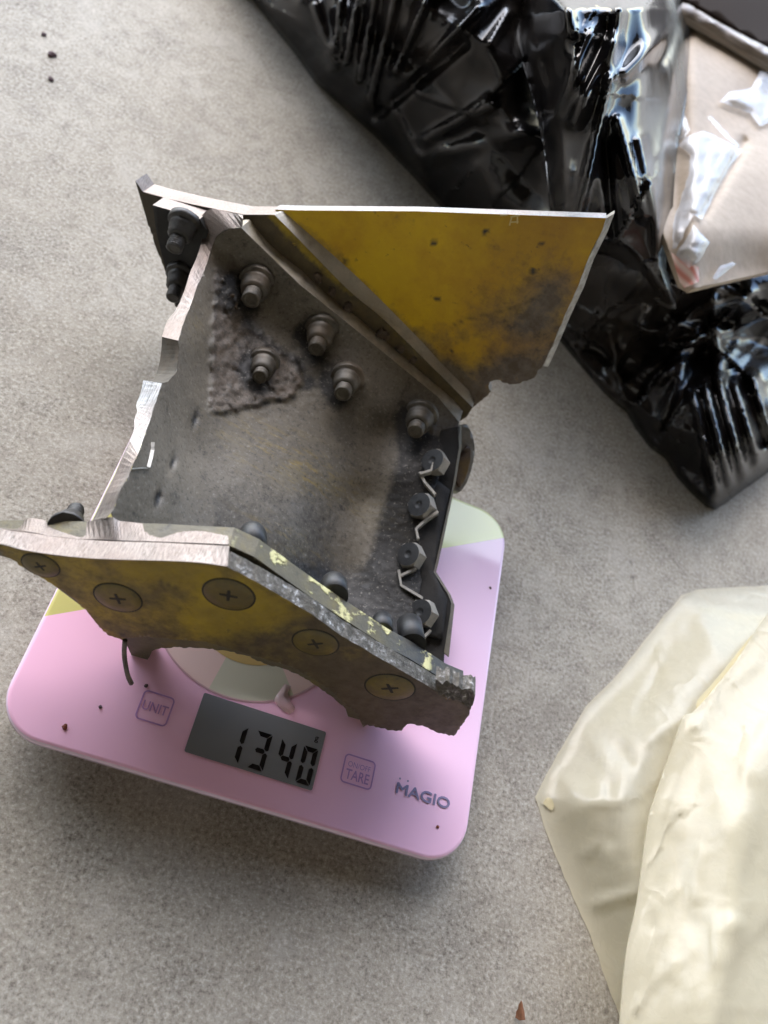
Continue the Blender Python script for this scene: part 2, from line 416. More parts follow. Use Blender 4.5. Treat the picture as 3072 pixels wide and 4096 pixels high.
# line from (-97.9,43) to (96.6,-77.6) mm (v down): y = -v
lin = m.math('SUBTRACT', sx.outputs[1], m.math('ADD', m.math('MULTIPLY', sx.outputs[0], 0.62), 0.0177))
grn = m.ramp(m.math('ADD', m.math('MULTIPLY', lin, 2500), 0.5), [(0.3, 0.0), (0.7, 1.0)])
lil = m.ramp(m.math('ADD', m.math('MULTIPLY', m.math('ADD', sx.outputs[0], m.math('MULTIPLY', sx.outputs[1], 0.7)), 5.0), 0.42), [(0.35, sRGB(255,200,227)), (0.95, sRGB(243,213,240))])
c = m.mix(grn, lil, m.ramp(m.math('ADD', m.math('MULTIPLY', sx.outputs[0], 5), 0.5), [(0.1, sRGB(206,198,126)), (0.9, sRGB(234,242,184))]))
m.col(c); m.rough(m.ramp(m.noise(28, 5, 0.7, dist=0.8), [(0.4, 0.05), (0.7, 0.16)]))
m = Mat('glass_rim', rough=0.12, color=sRGB(232,206,226), Specular_IOR_Level=0.6); MT['glassrim'] = m.m
m = Mat('scale_body_plastic', rough=0.4, color=sRGB(206,190,200)); MT['whiteplastic'] = m.m
m = Mat('rubber', rough=0.8, color=sRGB(60,58,58)); MT['rubber'] = m.m
m = Mat('lcd_glass', rough=0.05, color=sRGB(84,84,86), Specular_IOR_Level=0.5); MT['lcd'] = m.m
a = m.noise(30, 2, 0.5); m.col(m.mix(a, sRGB(112,113,117), sRGB(132,132,134)))
m = Mat('lcd_segment', rough=0.2, color=sRGB(14,14,17)); MT['seg'] = m.m
m = Mat('lilac_print', rough=0.15, color=sRGB(196,146,200)); MT['print'] = m.m
m = Mat('grey_violet_print', rough=0.15, color=sRGB(140,134,166)); MT['print2'] = m.m
m = Mat('beige_print', rough=0.06, color=sRGB(232,200,194), Coat_Weight=0.3, Coat_Roughness=0.03); MT['pbeige'] = m.m
m = Mat('stone_print', rough=0.06, color=sRGB(206,200,180), Coat_Weight=0.3, Coat_Roughness=0.03); MT['pstone'] = m.m
m = Mat('ochre_print', rough=0.06, color=sRGB(200,170,112), Coat_Weight=0.3, Coat_Roughness=0.03); MT['pochre'] = m.m
m = Mat('ring_print', rough=0.1, color=sRGB(206,166,172)); MT['pring'] = m.m

gl = slab('glass_top', SW, SD, 0.019, [(0.0128, 0.0012), (0.0138, 0.0), (0.0168, 0.0), (0.0177, 0.0006), (SCALE_TOP, 0.0018)], scale, ['glass', 'glassrim'])
for p in gl.data.polygons:
    p.use_smooth = abs(p.normal.z) < 0.99
    if p.normal.z < 0.9 : p.material_index = 1
slab('body', SW-0.018, SD-0.018, 0.014, [(0.003, 0.003), (0.005, 0.0), (0.0127, 0.0)], scale, ['whiteplastic'])
for sx_ in (-1, 1):
    for sy_ in (-1, 1):
        lathe('foot', Vector((sx_*0.078, sy_*0.07, 0.0002)), Vector((0,0,1)), [(0, 0.007), (0.0032, 0.007)], scale, ['rubber'], 14)
# round coloured print of the weighing platform
CXm, CYm, RM_ = -18.5, 6.8, 46.0
ZT = SCALE_TOP + 0.0002
def cpt(r, a): return ((CXm + r*math.cos(a))/1000, -(CYm + r*math.sin(a))/1000)      # a measured with v down
def sector(name, r0, r1, a0, a1, mt, z):
    n = max(4, int(abs(a1-a0)*12)); P = [cpt(r1, a0+(a1-a0)*i/n) for i in range(n+1)]
    P += [cpt(r0, a1+(a0-a1)*i/n) for i in range(n+1)] if r0 > 0 else [cpt(0, 0)]
    return disc_sheet(name, P, z, scale, [mt])
ring_col = [('pbeige', 100, 205), ('pstone', 52, 100), ('pbeige', -20, 52), ('pstone', 205, 270), ('pbeige', 270, 340)]
for mt, a0, a1 in ring_col:
    o = sector('platform_print', 0, RM_-0.8, math.radians(a0), math.radians(a1), mt, ZT)
sector('platform_ring', RM_-0.8, RM_, 0, math.tau, 'pring', ZT)
sector('ochre_print', 0, 29.5, 0, math.tau, 'pochre', ZT+0.0001)
# display
disp = disc_sheet('display', rrect(0.0553, 0.0255, 0.0008, 3, 0, -0.0664), ZT+0.00012, scale, ['lcd'])
L0, T0, LW, LH = -27.8, 53.6, 55.3, 25.5
ZS = ZT + 0.00024
def seg_digit(name, s0, s1, t0, t1, on_):
    bm = bmesh.new(); w = 2.0; x0, x1 = L0+s0*LW, L0+s1*LW; y0, y1 = T0+t0*LH, T0+t1*LH; ym = (y0+y1)/2; g = 0.35
    def q(pts):
        f = bm.faces.new([bm.verts.new(mm(px_, py_, ZS)) for px_, py_ in pts]); f.normal_update()
        if f.normal.z < 0: f.normal_flip()
    S = {'a': [(x0+g,y0),(x1-g,y0),(x1-w,y0+w),(x0+w,y0+w)], 'd': [(x0+w,y1-w),(x1-w,y1-w),(x1-g,y1),(x0+g,y1)],
         'g': [(x0+g+w/2,ym),(x0+w,ym-w/2),(x1-w,ym-w/2),(x1-g-w/2,ym),(x1-w,ym+w/2),(x0+w,ym+w/2)],
         'f': [(x0,y0+g),(x0+w,y0+w+g),(x0+w,ym-w/2-g),(x0+w/2,ym-g),(x0,ym-g-w/3)], 'b': [(x1,y0+g),(x1,ym-g-w/3),(x1-w/2,ym-g),(x1-w,ym-w/2-g),(x1-w,y0+w+g)],
         'e': [(x0,ym+g+w/3),(x0+w/2,ym+g),(x0+w,ym+w/2+g),(x0+w,y1-w-g),(x0,y1-g)], 'c': [(x1,ym+g+w/3),(x1,y1-g),(x1-w,y1-w-g),(x1-w,ym+w/2+g),(x1-w/2,ym+g)]}
    for k in on_: q(S[k])
    me = bpy.data.meshes.new(name); bm.to_mesh(me); bm.free()
    return link(name, me, disp, ['seg'])
for s0, s1, on_ in ((0.275, 0.405, 'bc'), (0.475, 0.60, 'abgcd'), (0.68, 0.80, 'fgbc'), (0.86, 0.975, 'abcdef')):
    seg_digit('digit', s0, s1, 0.33, 0.945, on_)
def text(name, s, u, v, width, mt, parent, z=None, height=None, bold=0.0, dup_=0.0):
    cu = bpy.data.curves.new(name, 'FONT'); cu.body = s; cu.offset = bold; cu.resolution_u = 3
    tmp = bpy.data.objects.new(name, cu); COL.objects.link(tmp)
    dg = bpy.context.evaluated_depsgraph_get(); me = bpy.data.meshes.new_from_object(tmp.evaluated_get(dg))
    bpy.data.objects.remove(tmp); bpy.data.curves.remove(cu)
    xs = [w.co.x for w in me.vertices]; ys = [w.co.y for w in me.vertices]
    kx = width/(max(xs)-min(xs)); ky = height/(max(ys)-min(ys)) if height else kx
    for w in me.vertices:
        w.co = Vector(((u+(w.co.x-min(xs))*kx)/1000, (-v+(w.co.y-min(ys))*ky)/1000, z or ZT))
    me.materials.clear()
    if dup_:
        vs = [w.co.copy() for w in me.vertices]; fs = [list(p.vertices) for p in me.polygons]; n = len(vs); V = []; Fc = []
        for k, (dx, dy) in enumerate(((0,0),(dup_,0),(-dup_,0),(0,dup_),(0,-dup_))):
            V += [v+Vector((dx, dy, k*0.00004)) for v in vs]; Fc += [[i+k*n for i in f] for f in fs]
        me = bpy.data.meshes.new(name); me.from_pydata(V, [], Fc)
    return link(name, me, parent, [mt])
text('unit_sign', 'g', L0+0.925*LW, T0+0.235*LH, 1.7, 'seg', disp, ZS)
def outline(name, u0, v0, u1, v1, r, w, mt):
    P = rrect((u1-u0)/1000, (v1-v0)/1000, r/1000, 6, (u0+u1)/2000, -(v0+v1)/2000)
    Q = rrect((u1-u0-2*w)/1000, (v1-v0-2*w)/1000, (r-w)/1000, 6, (u0+u1)/2000, -(v0+v1)/2000)
    n = len(P); me = bpy.data.meshes.new(name)
    me.from_pydata([(p[0], p[1], ZT) for p in P+Q], [], [(i, (i+1) % n, n+(i+1) % n, n+i) for i in range(n)])
    return link(name, me, scale, [mt])
b1 = outline('unit_button', -51.0, 59.8, -37.8, 72.3, 2.0, 0.65, 'print')
text('button_text', 'UNIT', -49.6, 68.0, 10.4, 'print', b1, height=4.0, bold=0.012)
b2 = outline('tare_button', 38.3, 59.5, 52.8, 72.0, 2.0, 0.65, 'print')
text('button_text', 'ON/OFF', 40.4, 64.7, 10.4, 'print', b2, height=2.3, bold=0.0)
text('button_text', 'TARE', 40.2, 70.0, 10.8, 'print', b2, height=4.3, bold=0.012)
# wordmark with the two ear dots on the first letter
lg = text('wordmark', 'MAGIO', 64.0, 69.5, 25.5, 'print2', scale, height=4.6, dup_=0.00018)
for du in (64.75, 68.55):
    P = [((du+0.42*math.cos(a))/1000, -(63.1+0.42*math.sin(a))/1000) for a in [math.tau*i/10 for i in range(10)]]
    disc_sheet('ear_dot', P, ZT, lg, ['print2'])
# dried clear drip beside the display, and crumbs
m = Mat('clear_film', rough=0.12, color=sRGB(226,196,198), Transmission_Weight=0.35, IOR=1.3); MT['drip'] = m.m
dp = [(1120,2760),(1140,2735),(1165,2745),(1150,2770),(1160,2800),(1180,2830),(1176,2848),(1158,2856),(1135,2846),(1110,2822),(1095,2800),(1108,2778)]
m_ = sheet('glue_drip', dp, 18, lambda x, y: at_z(x, y, SCALE_TOP+0.0005+0.0012*smoothstep(0, 14, polyd(x, y, dp, True))), None, ['drip'])
tag(center_origin(m_), 'thin clear dried drip above the display on the pink scale', 'dried drip')
m = Mat('brown_crumb', rough=0.9, color=sRGB(112,58,40)); MT['crumb'] = m.m
m = Mat('dark_crumb', rough=0.9, color=sRGB(84,66,70)); MT['crumb2'] = m.m
def crumb(px_, py_, r, mt, z, label, cat='crumb'):
    bm = bmesh.new(); bmesh.ops.create_icosphere(bm, subdivisions=2, radius=r)
    for v in bm.verts: v.co *= 1+0.5*mn.noise(v.co/r*0.9+Vector((px_,0,0))); v.co.z *= 0.5
    me = bpy.data.meshes.new('crumb'); bm.to_mesh(me); bm.free()
    o = link('crumb', me, None, [mt]); p = at_z(px_, py_, z); o.location = p + Vector((0,0,r*0.35))
    return tag(o, label, cat)
crumb(258, 2908, 0.0011, 'crumb', SCALE_TOP, 'reddish brown crumb on the left corner of the pink scale')
crumb(584, 2744, 0.0008, 'crumb2', SCALE_TOP, 'dark speck just above the UNIT button on the scale')
crumb(1960, 2352, 0.0007, 'crumb2', SCALE_TOP, 'tiny dark speck near the right edge of the scale')
crumb(1750, 3308, 0.0007, 'crumb', SCALE_TOP, 'tiny reddish speck below the lettering at the lower right of the scale')
crumb(402, 2828, 0.0007, 'crumb2', SCALE_TOP, 'small dark speck left of the UNIT button on the scale')
#@@BRACKET
# ------------------------------------------------------------------ broken metal bracket
NS = Vector((-0.223, 0.608, -0.760)); NS.normalize()
NF = Vector((-0.10, 0.74, -0.66)); NF.normalize()
def S(c): return (NS, c)
def Fp(c): return (NF, c)
br = empty('metal_bracket', at(1200, 1700, 0.39), 'broken dirty metal bracket with yellow primer plates standing on the pink scale', 'metal bracket')
br.location.z = SCALE_TOP

# ledge between land and pocket
def strip(name, A, B, plA, plB, mats, parent, extra=0.004):
    n = len(A); nw = c2w_vec(NS)
    a = [on(plA, *p) for p in A]; b = [on(plB, *p) for p in B]
    vs = a + b + [p-nw*extra for p in a] + [p-nw*extra for p in b]; fs = []
    for i in range(n-1):
        fs += [(i, i+1, n+i+1, n+i), (2*n+i, 3*n+i, 3*n+i+1, 2*n+i+1), (i, 2*n+i, 2*n+i+1, i+1), (n+i, n+i+1, 3*n+i+1, 3*n+i)]
    fs += [(0, n, 3*n, 2*n), (n-1, 3*n-1, 4*n-1, 2*n-1)]
    me = bpy.data.meshes.new(name); me.from_pydata(vs, [], fs)
    bm = bmesh.new(); bm.from_mesh(me); bmesh.ops.recalc_face_normals(bm, faces=bm.faces[:]); bm.to_mesh(me); bm.free()
    return link(name, me, parent, mats)
# --- skin plate with the yellow pocket
def l3(): return [(1098,859),(1200,962),(1396,1162),(1537,1280),(1733,1472),(1890,1629)]
def l2(): return [(1132,845),(1200,905),(1435,1115),(1670,1350),(1764,1452),(1874,1562)]
right = rough_line([(2424,872),(2405,930),(2352,1037),(2312,1147),(2258,1264),(2220,1358),(2188,1429),(2172,1464)], 12, 2.5)
bottom = rough_line([(2172,1464),(2150,1484),(2138,1510),(2085,1531),(2038,1538),(1991,1519),(1962,1525),(1954,1545),(1964,1566),(1929,1601),(1897,1625)], 8, 3)
poly = [(1100,838),(1200,841),(1670,845),(2062,859)] + right + bottom[1:] + [(1850,1660),(1700,1560),(1400,1230),(1150,960)]
def pk(x, y):
    dirt = 0.8*blob(x,y,2200,1170,170,190) + 0.6*blob(x,y,2060,1290,230,120) + 1.0*smoothstep(1360,1500,y+0.10*(x-2000)) + 0.25*blob(x,y,1960,960,100)+0.35*blob(x,y,1640,890,90,50)
    dirt += 0.55*math.exp(-(polyd(x,y,l2())/28)**2) + 0.35*blob(x,y,1750,1350,150,60)
    br_ = smoothstep(1750,2250,x+0.4*(y-900))*0.7 + 0.25*blob(x,y,1900,900,120)
    mk = 0.0
    for cx, cy, r in ((1735,973,14),(2132,1085,16),(1748,1195,12),(1806,1402,10),(1383,1046,11),(2165,972,10),(1940,925,14)): mk += 1.2*max(0, 1-(math.hypot(x-cx,y-cy)/r)**2)**0.5 if math.hypot(x-cx,y-cy) < r else 0
    ck = polyd(x,y,[(1800,1312),(1860,1278),(1950,1262),(2040,1235),(2120,1205),(2160,1180)])
    mk += 0.6*max(0, 1-ck/7)
    return (min(1, max(0, dirt*0.78)), min(1, br_), min(1, mk))
plate('skin_plate', poly, S(0.3745), 0.0068, ['yellow', 'cut', 'tornpaint'], br, 13, pk,
      lambda x, y: 1 if y < 872+0.0*(x) and x < 2440 and y < 866+0.02*(x-2000) else 2)
strip('torn_bevel', rough_line([(2424,874),(2405,930),(2352,1037),(2312,1147),(2258,1264),(2220,1358),(2188,1429),(2170,1466)], 200, 0), rough_line([(2458,853),(2430,927),(2375,1037),(2336,1147),(2281,1264),(2242,1358),(2211,1429),(2193,1466)], 200, 0), S(0.3743), S(0.379), ['tornpaint'], br)
# thick land of the skin under and left of the foot
land = [(541,723),(572,767),(674,795),(770,817),(842,832),(975,858)] + l3() + [(1868,1665),(1830,1690),(1700,1640),(1000,1000),(860,1150),(720,1235),(700,1225)] + rough_line([(690,1150),(659,1080),(630,1008),(589,887)], 14, 3)
def lk(x, y):
    d = polyd(x, y, l3())
    if x < 860: return (0.95, 0.4, 0.55)
    return (min(1, 0.35 + 0.6*smoothstep(14, 40, d) + 0.5*smoothstep(1250,1500,x)), 0.2, 0.25*smoothstep(40, 70, d))
plate('skin_land', land, S(0.369), 0.0125, ['olive', 'cut_dull', 'soot'], br, 16, lk, lambda x, y: 1 if y < 870 and x > 538 else 2,
      relief=lambda x, y: 0.0012*max(0, nz(x, y, 0.02, 3))*smoothstep(1100, 1250, x))
strip('skin_step', smooth_line(l3(), 5), smooth_line(l2(), 5), S(0.3687), S(0.3743), ['step'], br)

# --- left foot of the forging, with two collars
lf = [(611,820),(700,846),(799,876),(830,930),(800,1040),(730,1215),(700,1222),(676,1120),(650,1030),(626,930)]
plate('left_foot', lf, S(0.357), 0.0118, ['soot', 'cut_dull', 'soot'], br, 30, None, lambda x, y: 1 if y < 880 else 2)
# --- grey forging: depth surface through control points
CP = [(965,905,.379),(985,905,.380),(1200,1110,.3905),(1404,1297,.4005),(1576,1440,.409),(1749,1580,.417),(1850,1690,.417),
      (857,964,.386),(790,1143,.372),(712,1362,.345),(640,1540,.325),(551,1818,.300),(443,2052,.281),
      (940,1010,.392),(1010,1130,.397),(1275,1340,.405),(1045,1470,.390),(1380,1530,.400),(1660,1690,.409),(1530,1640,.404),
      (880,1250,.385),(825,1500,.367),(765,1800,.342),(660,2040,.313),
      (1100,1680,.383),(1300,1900,.386),(1541,1720,.407),(1470,2000,.400),(1393,2288,.384),(1560,2060,.394),(1600,1900,.398),(1520,2300,.381),
      (900,2100,.338),(1150,2150,.358),(1000,1880,.360),(600,2280,.304),(900,2500,.325),(1200,2640,.338),(1500,2750,.350),(1620,2500,.37),(1700,1850,.402),(1680,2300,.384)]
def solve(A, b):
    n = len(b); M_ = [r[:] + [b[i]] for i, r in enumerate(A)]
    for i in range(n):
        p = max(range(i, n), key=lambda k: abs(M_[k][i])); M_[i], M_[p] = M_[p], M_[i]
        for k in range(i+1, n):
            f = M_[k][i]/M_[i][i]
            if f:
                for j in range(i, n+1): M_[k][j] -= f*M_[i][j]
    x = [0]*n
    for i in reversed(range(n)): x[i] = (M_[i][n]-sum(M_[i][j]*x[j] for j in range(i+1, n)))/M_[i][i]
    return x
def tps(P, lam=0.0):
    n = len(P); k = 1000.0
    U = lambda r2: 0 if r2 < 1e-12 else r2*math.log(r2)
    A = [[0.0]*(n+3) for _ in range(n+3)]; b = [0.0]*(n+3)
    for i, (x, y, z) in enumerate(P):
        for j, (x2, y2, _) in enumerate(P): A[i][j] = U(((x-x2)**2+(y-y2)**2)/k**2)
        A[i][i] += lam
        for q, vv in enumerate((1, x/k, y/k)): A[i][n+q] = vv; A[n+q][i] = vv
        b[i] = z
    w = solve(A, b)
    def f(x, y):
        s = w[n]+w[n+1]*x/k+w[n+2]*y/k
        for i, (x2, y2, _) in enumerate(P): s += w[i]*U(((x-x2)**2+(y-y2)**2)/k**2)
        return s
    return f
GD = tps(CP, 1e-4)
J1 = [(963,911),(1200,1139),(1404,1303),(1576,1444),(1749,1585),(1838,1690)]
cutR = [(965,911),(915,914),(876,936),(857,964),(833,1037),(823,1061),(809,1104),(789,1143),(770,1201),(751,1249),(736,1288),(712,1362),(715,1400),(706,1489),(671,1527),(647,1533),(633,1577),(601,1678),(570,1767),(551,1818),(532,1856),(513,1906),(481,1963),(456,2033),(443,2052)]
gp = rough_line(cutR, 14, 2.5) + [(520,2230),(700,2370),(900,2480),(1200,2630),(1500,2740),(1640,2700),(1660,2480),(1690,2300),(1740,1950),(1810,1760)] + list(reversed(J1))[:-1]
NUTS = [(1028,1132,1000,1205),(1288,1322,1262,1408),(1058,1452,1037,1515),(1390,1515,1368,1582),(1684,1664,1658,1735)]
seal = [(865,1080),(905,1130),(960,1180),(985,1290),(1060,1350),(1180,1440),(1220,1520),(1170,1590),(1060,1610),(940,1640),(840,1655),(845,1500),(850,1300)]
def inside(x, y, P):
    c = False; j = len(P)-1
    for i in range(len(P)):
        if (P[i][1] > y) != (P[j][1] > y) and x < (P[j][0]-P[i][0])*(y-P[i][1])/(P[j][1]-P[i][1])+P[i][0]: c = not c
        j = i
    return c
bend = [(1565,1640),(1541,1695),(1500,1850),(1470,2000),(1430,2150),(1393,2288),(1370,2420)]
def gk(x, y):
    nn = 22*nz(x, y, 0.018, 1)+12*nz(x, y, 0.05, 2)
    d = polyd(x, y, seal, True); d = d if inside(x, y, seal) else -d
    sl = 0.75*smoothstep(-14, 10, d+nn)
    sl = max(sl, 0.36*smoothstep(120, 20, polyd(x, y, [(1000,1120),(1290,1330),(1400,1530),(1690,1680)])+nn))
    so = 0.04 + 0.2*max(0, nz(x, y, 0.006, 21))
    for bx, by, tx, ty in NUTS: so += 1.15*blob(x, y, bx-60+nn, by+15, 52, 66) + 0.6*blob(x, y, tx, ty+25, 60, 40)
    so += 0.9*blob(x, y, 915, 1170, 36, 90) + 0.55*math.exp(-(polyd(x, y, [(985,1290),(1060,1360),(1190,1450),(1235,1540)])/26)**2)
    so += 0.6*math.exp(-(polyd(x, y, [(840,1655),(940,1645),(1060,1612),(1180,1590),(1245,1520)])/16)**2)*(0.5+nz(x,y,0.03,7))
    so += 0.85*smoothstep(1500, 1590, x+0.28*(y-2000)) * smoothstep(1690, 1790, y)  # fillet shade beside the end plate painted dark
    so += 0.35*smoothstep(1750, 2150, y) * smoothstep(1480, 1300, x) + 0.55*smoothstep(2200, 2330, y)  # darker at the lower left and along the bottom
    so += 0.3*math.exp(-(polyd(x, y, [(865,1100),(845,1500),(790,1680),(700,2000)])/20)**2)  # shade line of the crease painted in
    for ox, oy in ((775,1680),(690,1850),(632,1990)): so += 0.9*blob(x, y, ox, oy, 13, 38, 0.3)  # darker inside the oval dents
    so -= 0.25*math.exp(-(polyd(x+45, y, bend)/45)**2)  # painted highlight along the bend
    if x < 860 and y > 950: so -= 0.25  # left strip painted lighter, as if catching the light
    ye = 1.2*blob(x, y, 1130, 1820, 260, 90, 0.45) + 0.5*blob(x, y, 1350, 1980, 200, 60, 0.5) + 0.5*blob(x, y, 1150, 2150, 240, 60, 0.45) + 0.35*blob(x,y,780,1300,40,90)
    return (min(1, sl), min(1, max(0, so)), min(1, ye))
J1l = J1
def gfront(x, y):
    d = GD(x, y)
    dn = polyd(x, y, seal, True); ins = inside(x, y, seal)
    lump = 0.0
    if ins or dn < 40:
        lump = 0.0017*(smoothstep(-10, 8, (dn if ins else -dn)+18*nz(x, y, 0.025, 1)+8*nz(x, y, 0.07, 2)))*(0.8+0.7*nz(x, y, 0.03, 5)+0.55*nz(x, y, 0.07, 6)+0.28*math.exp(-(dn/14)**2)*(1+1.5*nz(x, y, 0.04, 13)))
    lump += 0.004*blob(x, y, 925, 1185, 36, 80)*(0.5+1.2*abs(nz(x, y, 0.045, 9))) + sum(0.0022*blob(x, y, bx+14, by+42, 60, 34)*(0.4+1.1*abs(nz(x, y, 0.05, bx))) for bx, by, _, _ in NUTS) - 0.003*sum(blob(x, y, ox, oy, 12, 36, 0.3) for ox, oy in ((775,1680),(690,1850),(632,1990)))
    lump += 0.0003*nz(x, y, 0.05, 11)
    return at(x, y, d-lump)
def gback(p, x, y):
    w = smoothstep(140, 10, polyd(x, y, J1l)); nw = c2w_vec(NS); r = (p-CAMP).normalized()
    return p + (-nw*0.0118)*w + r*0.006*(1-w)
sheet('web', gp, 10, gfront, gback, ['grey', 'footedge', 'grey'], br, gk)
# --- the saw-cut end of the web: from the web surface to its far side, three bright lands with a notch between
def cutface(name, A, B, mats, dz=0.007, ext=0.006):
    A = smooth_line(A, 3); B = smooth_line(B, 3); n = len(A)
    a = [at(x, y, GD(x, y)-0.0002) for x, y in A]; b = []
    for (x, y), (x0, y0) in zip(B, A): b.append(at(x, y, GD(x0, y0)+dz))
    r = [(p-CAMP).normalized()*ext for p in a]
    vs = a+b+[p+q for p, q in zip(a, r)]+[p+q for p, q in zip(b, r)]; fs = []; sl = []
    for i in range(n-1):
        fs += [(i, n+i, n+i+1, i+1), (2*n+i, 2*n+i+1, 3*n+i+1, 3*n+i), (i, i+1, 2*n+i+1, 2*n+i), (n+i, 3*n+i, 3*n+i+1, n+i+1)]; sl += [0, 1, 1, 1]
    fs += [(0, 2*n, 3*n, n), (n-1, 2*n-1, 4*n-1, 3*n-1)]; sl += [1, 1]
    me = bpy.data.meshes.new(name); me.from_pydata(vs, [], fs)
    for p, s_ in zip(me.polygons, sl): p.material_index = s_
    bm = bmesh.new(); bm.from_mesh(me); bmesh.ops.recalc_face_normals(bm, faces=bm.faces[:]); bm.to_mesh(me); bm.free()
    return link(name, me, br, mats)
cutface('cut_edge', [(972,862),(965,911),(915,914),(876,936),(857,964),(833,1037),(809,1104),(789,1143),(770,1201),(751,1249),(736,1288),(712,1362)],
        [(972,860),(930,852),(842,836),(799,878),(811,920),(804,975),(784,1037),(760,1090),(741,1153),(706,1235),(669,1283),(648,1347)], ['cut_dull', 'grey'], 0.003)
cutface('notch', [(712,1362),(716,1400),(712,1450),(700,1498),(671,1527),(647,1533)], [(648,1347),(645,1400),(638,1450),(626,1495),(612,1520),(573,1521)], ['nut', 'grey'], 0.010)
cutface('cut_edge', [(647,1533),(633,1577),(617,1630),(601,1678),(585,1722),(570,1767),(551,1818)], [(573,1521),(563,1571),(545,1618),(549,1645),(537,1678),(536,1716),(520,1762)], ['cut', 'grey'], 0.005)
cutface('cut_edge', [(551,1818),(532,1856),(513,1906),(481,1963),(456,2033),(440,2056),(425,2072)], [(520,1762),(490,1826),(458,1900),(420,1975),(385,2050),(366,2085),(340,2100)], ['cut_dull', 'grey'], 0.005)

# --- front flange: forging lip behind, primer plate in front
lip_lo = [(916,2181),(1017,2227),(1147,2320),(1263,2402),(1379,2478),(1523,2572),(1562,2595),(1634,2632),(1706,2676),(1779,2723),(1850,2752)]
lip_left = [(-110,2150),(0,2150),(101,2121+28),(300,2155),(443,2160),(640,2166),(800,2176)]
arc_in = [(1392,2844),(1342,2800),(1266,2743),(1203,2705),(1139,2676),(1076,2661),(987,2623),(911,2604),(823,2594),(709,2589),(646,2591),(608,2604),(589,2640),(525,2630),(506,2572),(487,2560)]
# the lip lies behind: its outline is read where it shows and runs hidden behind the plate elsewhere
lipf = lip_left + lip_lo + rough_line([(1850,2752),(1858,2800),(1840,2850),(1700,2860),(1470,2890),(1400,2890)], 14, 4) + rough_line(arc_in, 12, 3)[1:] + [(400,2480),(200,2330),(60,2240),(-110,2190)]
def fk(x, y):
    fl_ = 0.0
    for a, b, w in (((1241,2392),(1385,2484),24),((1425,2506),(1570,2600),24),((1682,2661),(1710,2680),12),((1040,2240),(1120,2300),9)): fl_ = max(fl_, smoothstep(w+14, w*0.4, segd(x, y, a, b)))
    fl_ = max(fl_, blob(x, y, 1880, 2735, 22, 26), blob(x,y,925,2165,14,20))
    return (fl_, smoothstep(1380, 1650, x), 0)
plate('flange_lip', lipf, Fp(0.1660), 0.0080, ['lip', 'lip', 'lip'], br, 16, fk, None)
# ground faces on the flange cut: upper (lip) and lower (plate)
pf_right = [(911,2268),(974,2300),(1089,2364),(1234,2449),(1369,2545),(1465,2600),(1538,2644),(1605,2682),(1682,2726),(1755,2769),(1812,2790),(1885,2826)]
pf_top = [(-110,2165),(0,2178),(108,2204),(215,2223),(304,2229),(443,2239),(570,2242),(690,2245),(791,2251)]
tip = [(1885,2826),(1876,2862),(1851,2894),(1822,2938),(1815,2944)]
bot = [(1815,2944),(1755,2933),(1721,2918),(1697,2906),(1658,2897),(1629,2897),(1615,2911),(1607,2923),(1562,2921),(1513,2909),(1470,2899),(1452,2909)]
arc_out = [(1452,2909),(1430,2857),(1380,2819),(1329,2768),(1266,2724),(1165,2667),(1076,2642),(987,2616),(886,2585),(810,2566),(709,2559),(595,2547),(506,2553)]
left = [(506,2553),(487,2560),(430,2540),(392,2500),(361,2462),(335,2433),(304,2401),(255,2363),(209,2337),(108,2280),(0,2207),(-110,2180)]
plf = pf_top + rough_line(pf_right, 22, 1.5) + rough_line(tip, 8, 3)[1:] + rough_line(bot, 10, 3)[1:] + rough_line(arc_out, 12, 1.5)[1:] + rough_line(left, 10, 3)[1:-1]
SCREWS = [(163,2261,66),(472,2391,84),(915,2378,92),(1262,2571,82),(1560,2749,88)]
def ok_(x, y):
    d = 0.45 + 0.25*smoothstep(2450, 2560, y) + 0.35*smoothstep(1000, 1500, x)
    d -= 0.75*blob(x, y, 640, 2285, 190, 45, 0.1) + 0.7*blob(x, y, 900, 2480, 130, 75) + 0.4*blob(x, y, 1080, 2430, 120, 60) + 0.35*blob(x, y, 1400, 2640, 120, 60)
    d += 0.4*blob(x, y, 1500, 2660, 110, 50)
    mk = 0.0
    for dx in range(5): mk = max(mk, 0.7*max(0, 1-segd(x, y, (640+dx*14, 2310+dx*6), (650+dx*16, 2350+dx*4))/6) if dx % 2 == 0 else 0)
    mk = max(mk, 0.35*blob(x, y, 1535, 2655, 70, 16, 0.15))
    return (min(1, max(0, d)), 0.45*smoothstep(300, 900, x), mk)
plate('flange_plate', plf, Fp(0.157), 0.0064, ['olive', 'torn', 'soot'], br, 15, ok_,
      lambda x, y: 3 if (y < 2262 and x < 930) else (1 if (x > 880 and y < 2900) and y < 2300+0.66*(x-930)+60 or x > 1700 else 2))
o = bpy.data.objects['flange_plate']; o.data.materials.append(MT['cut_dull'])
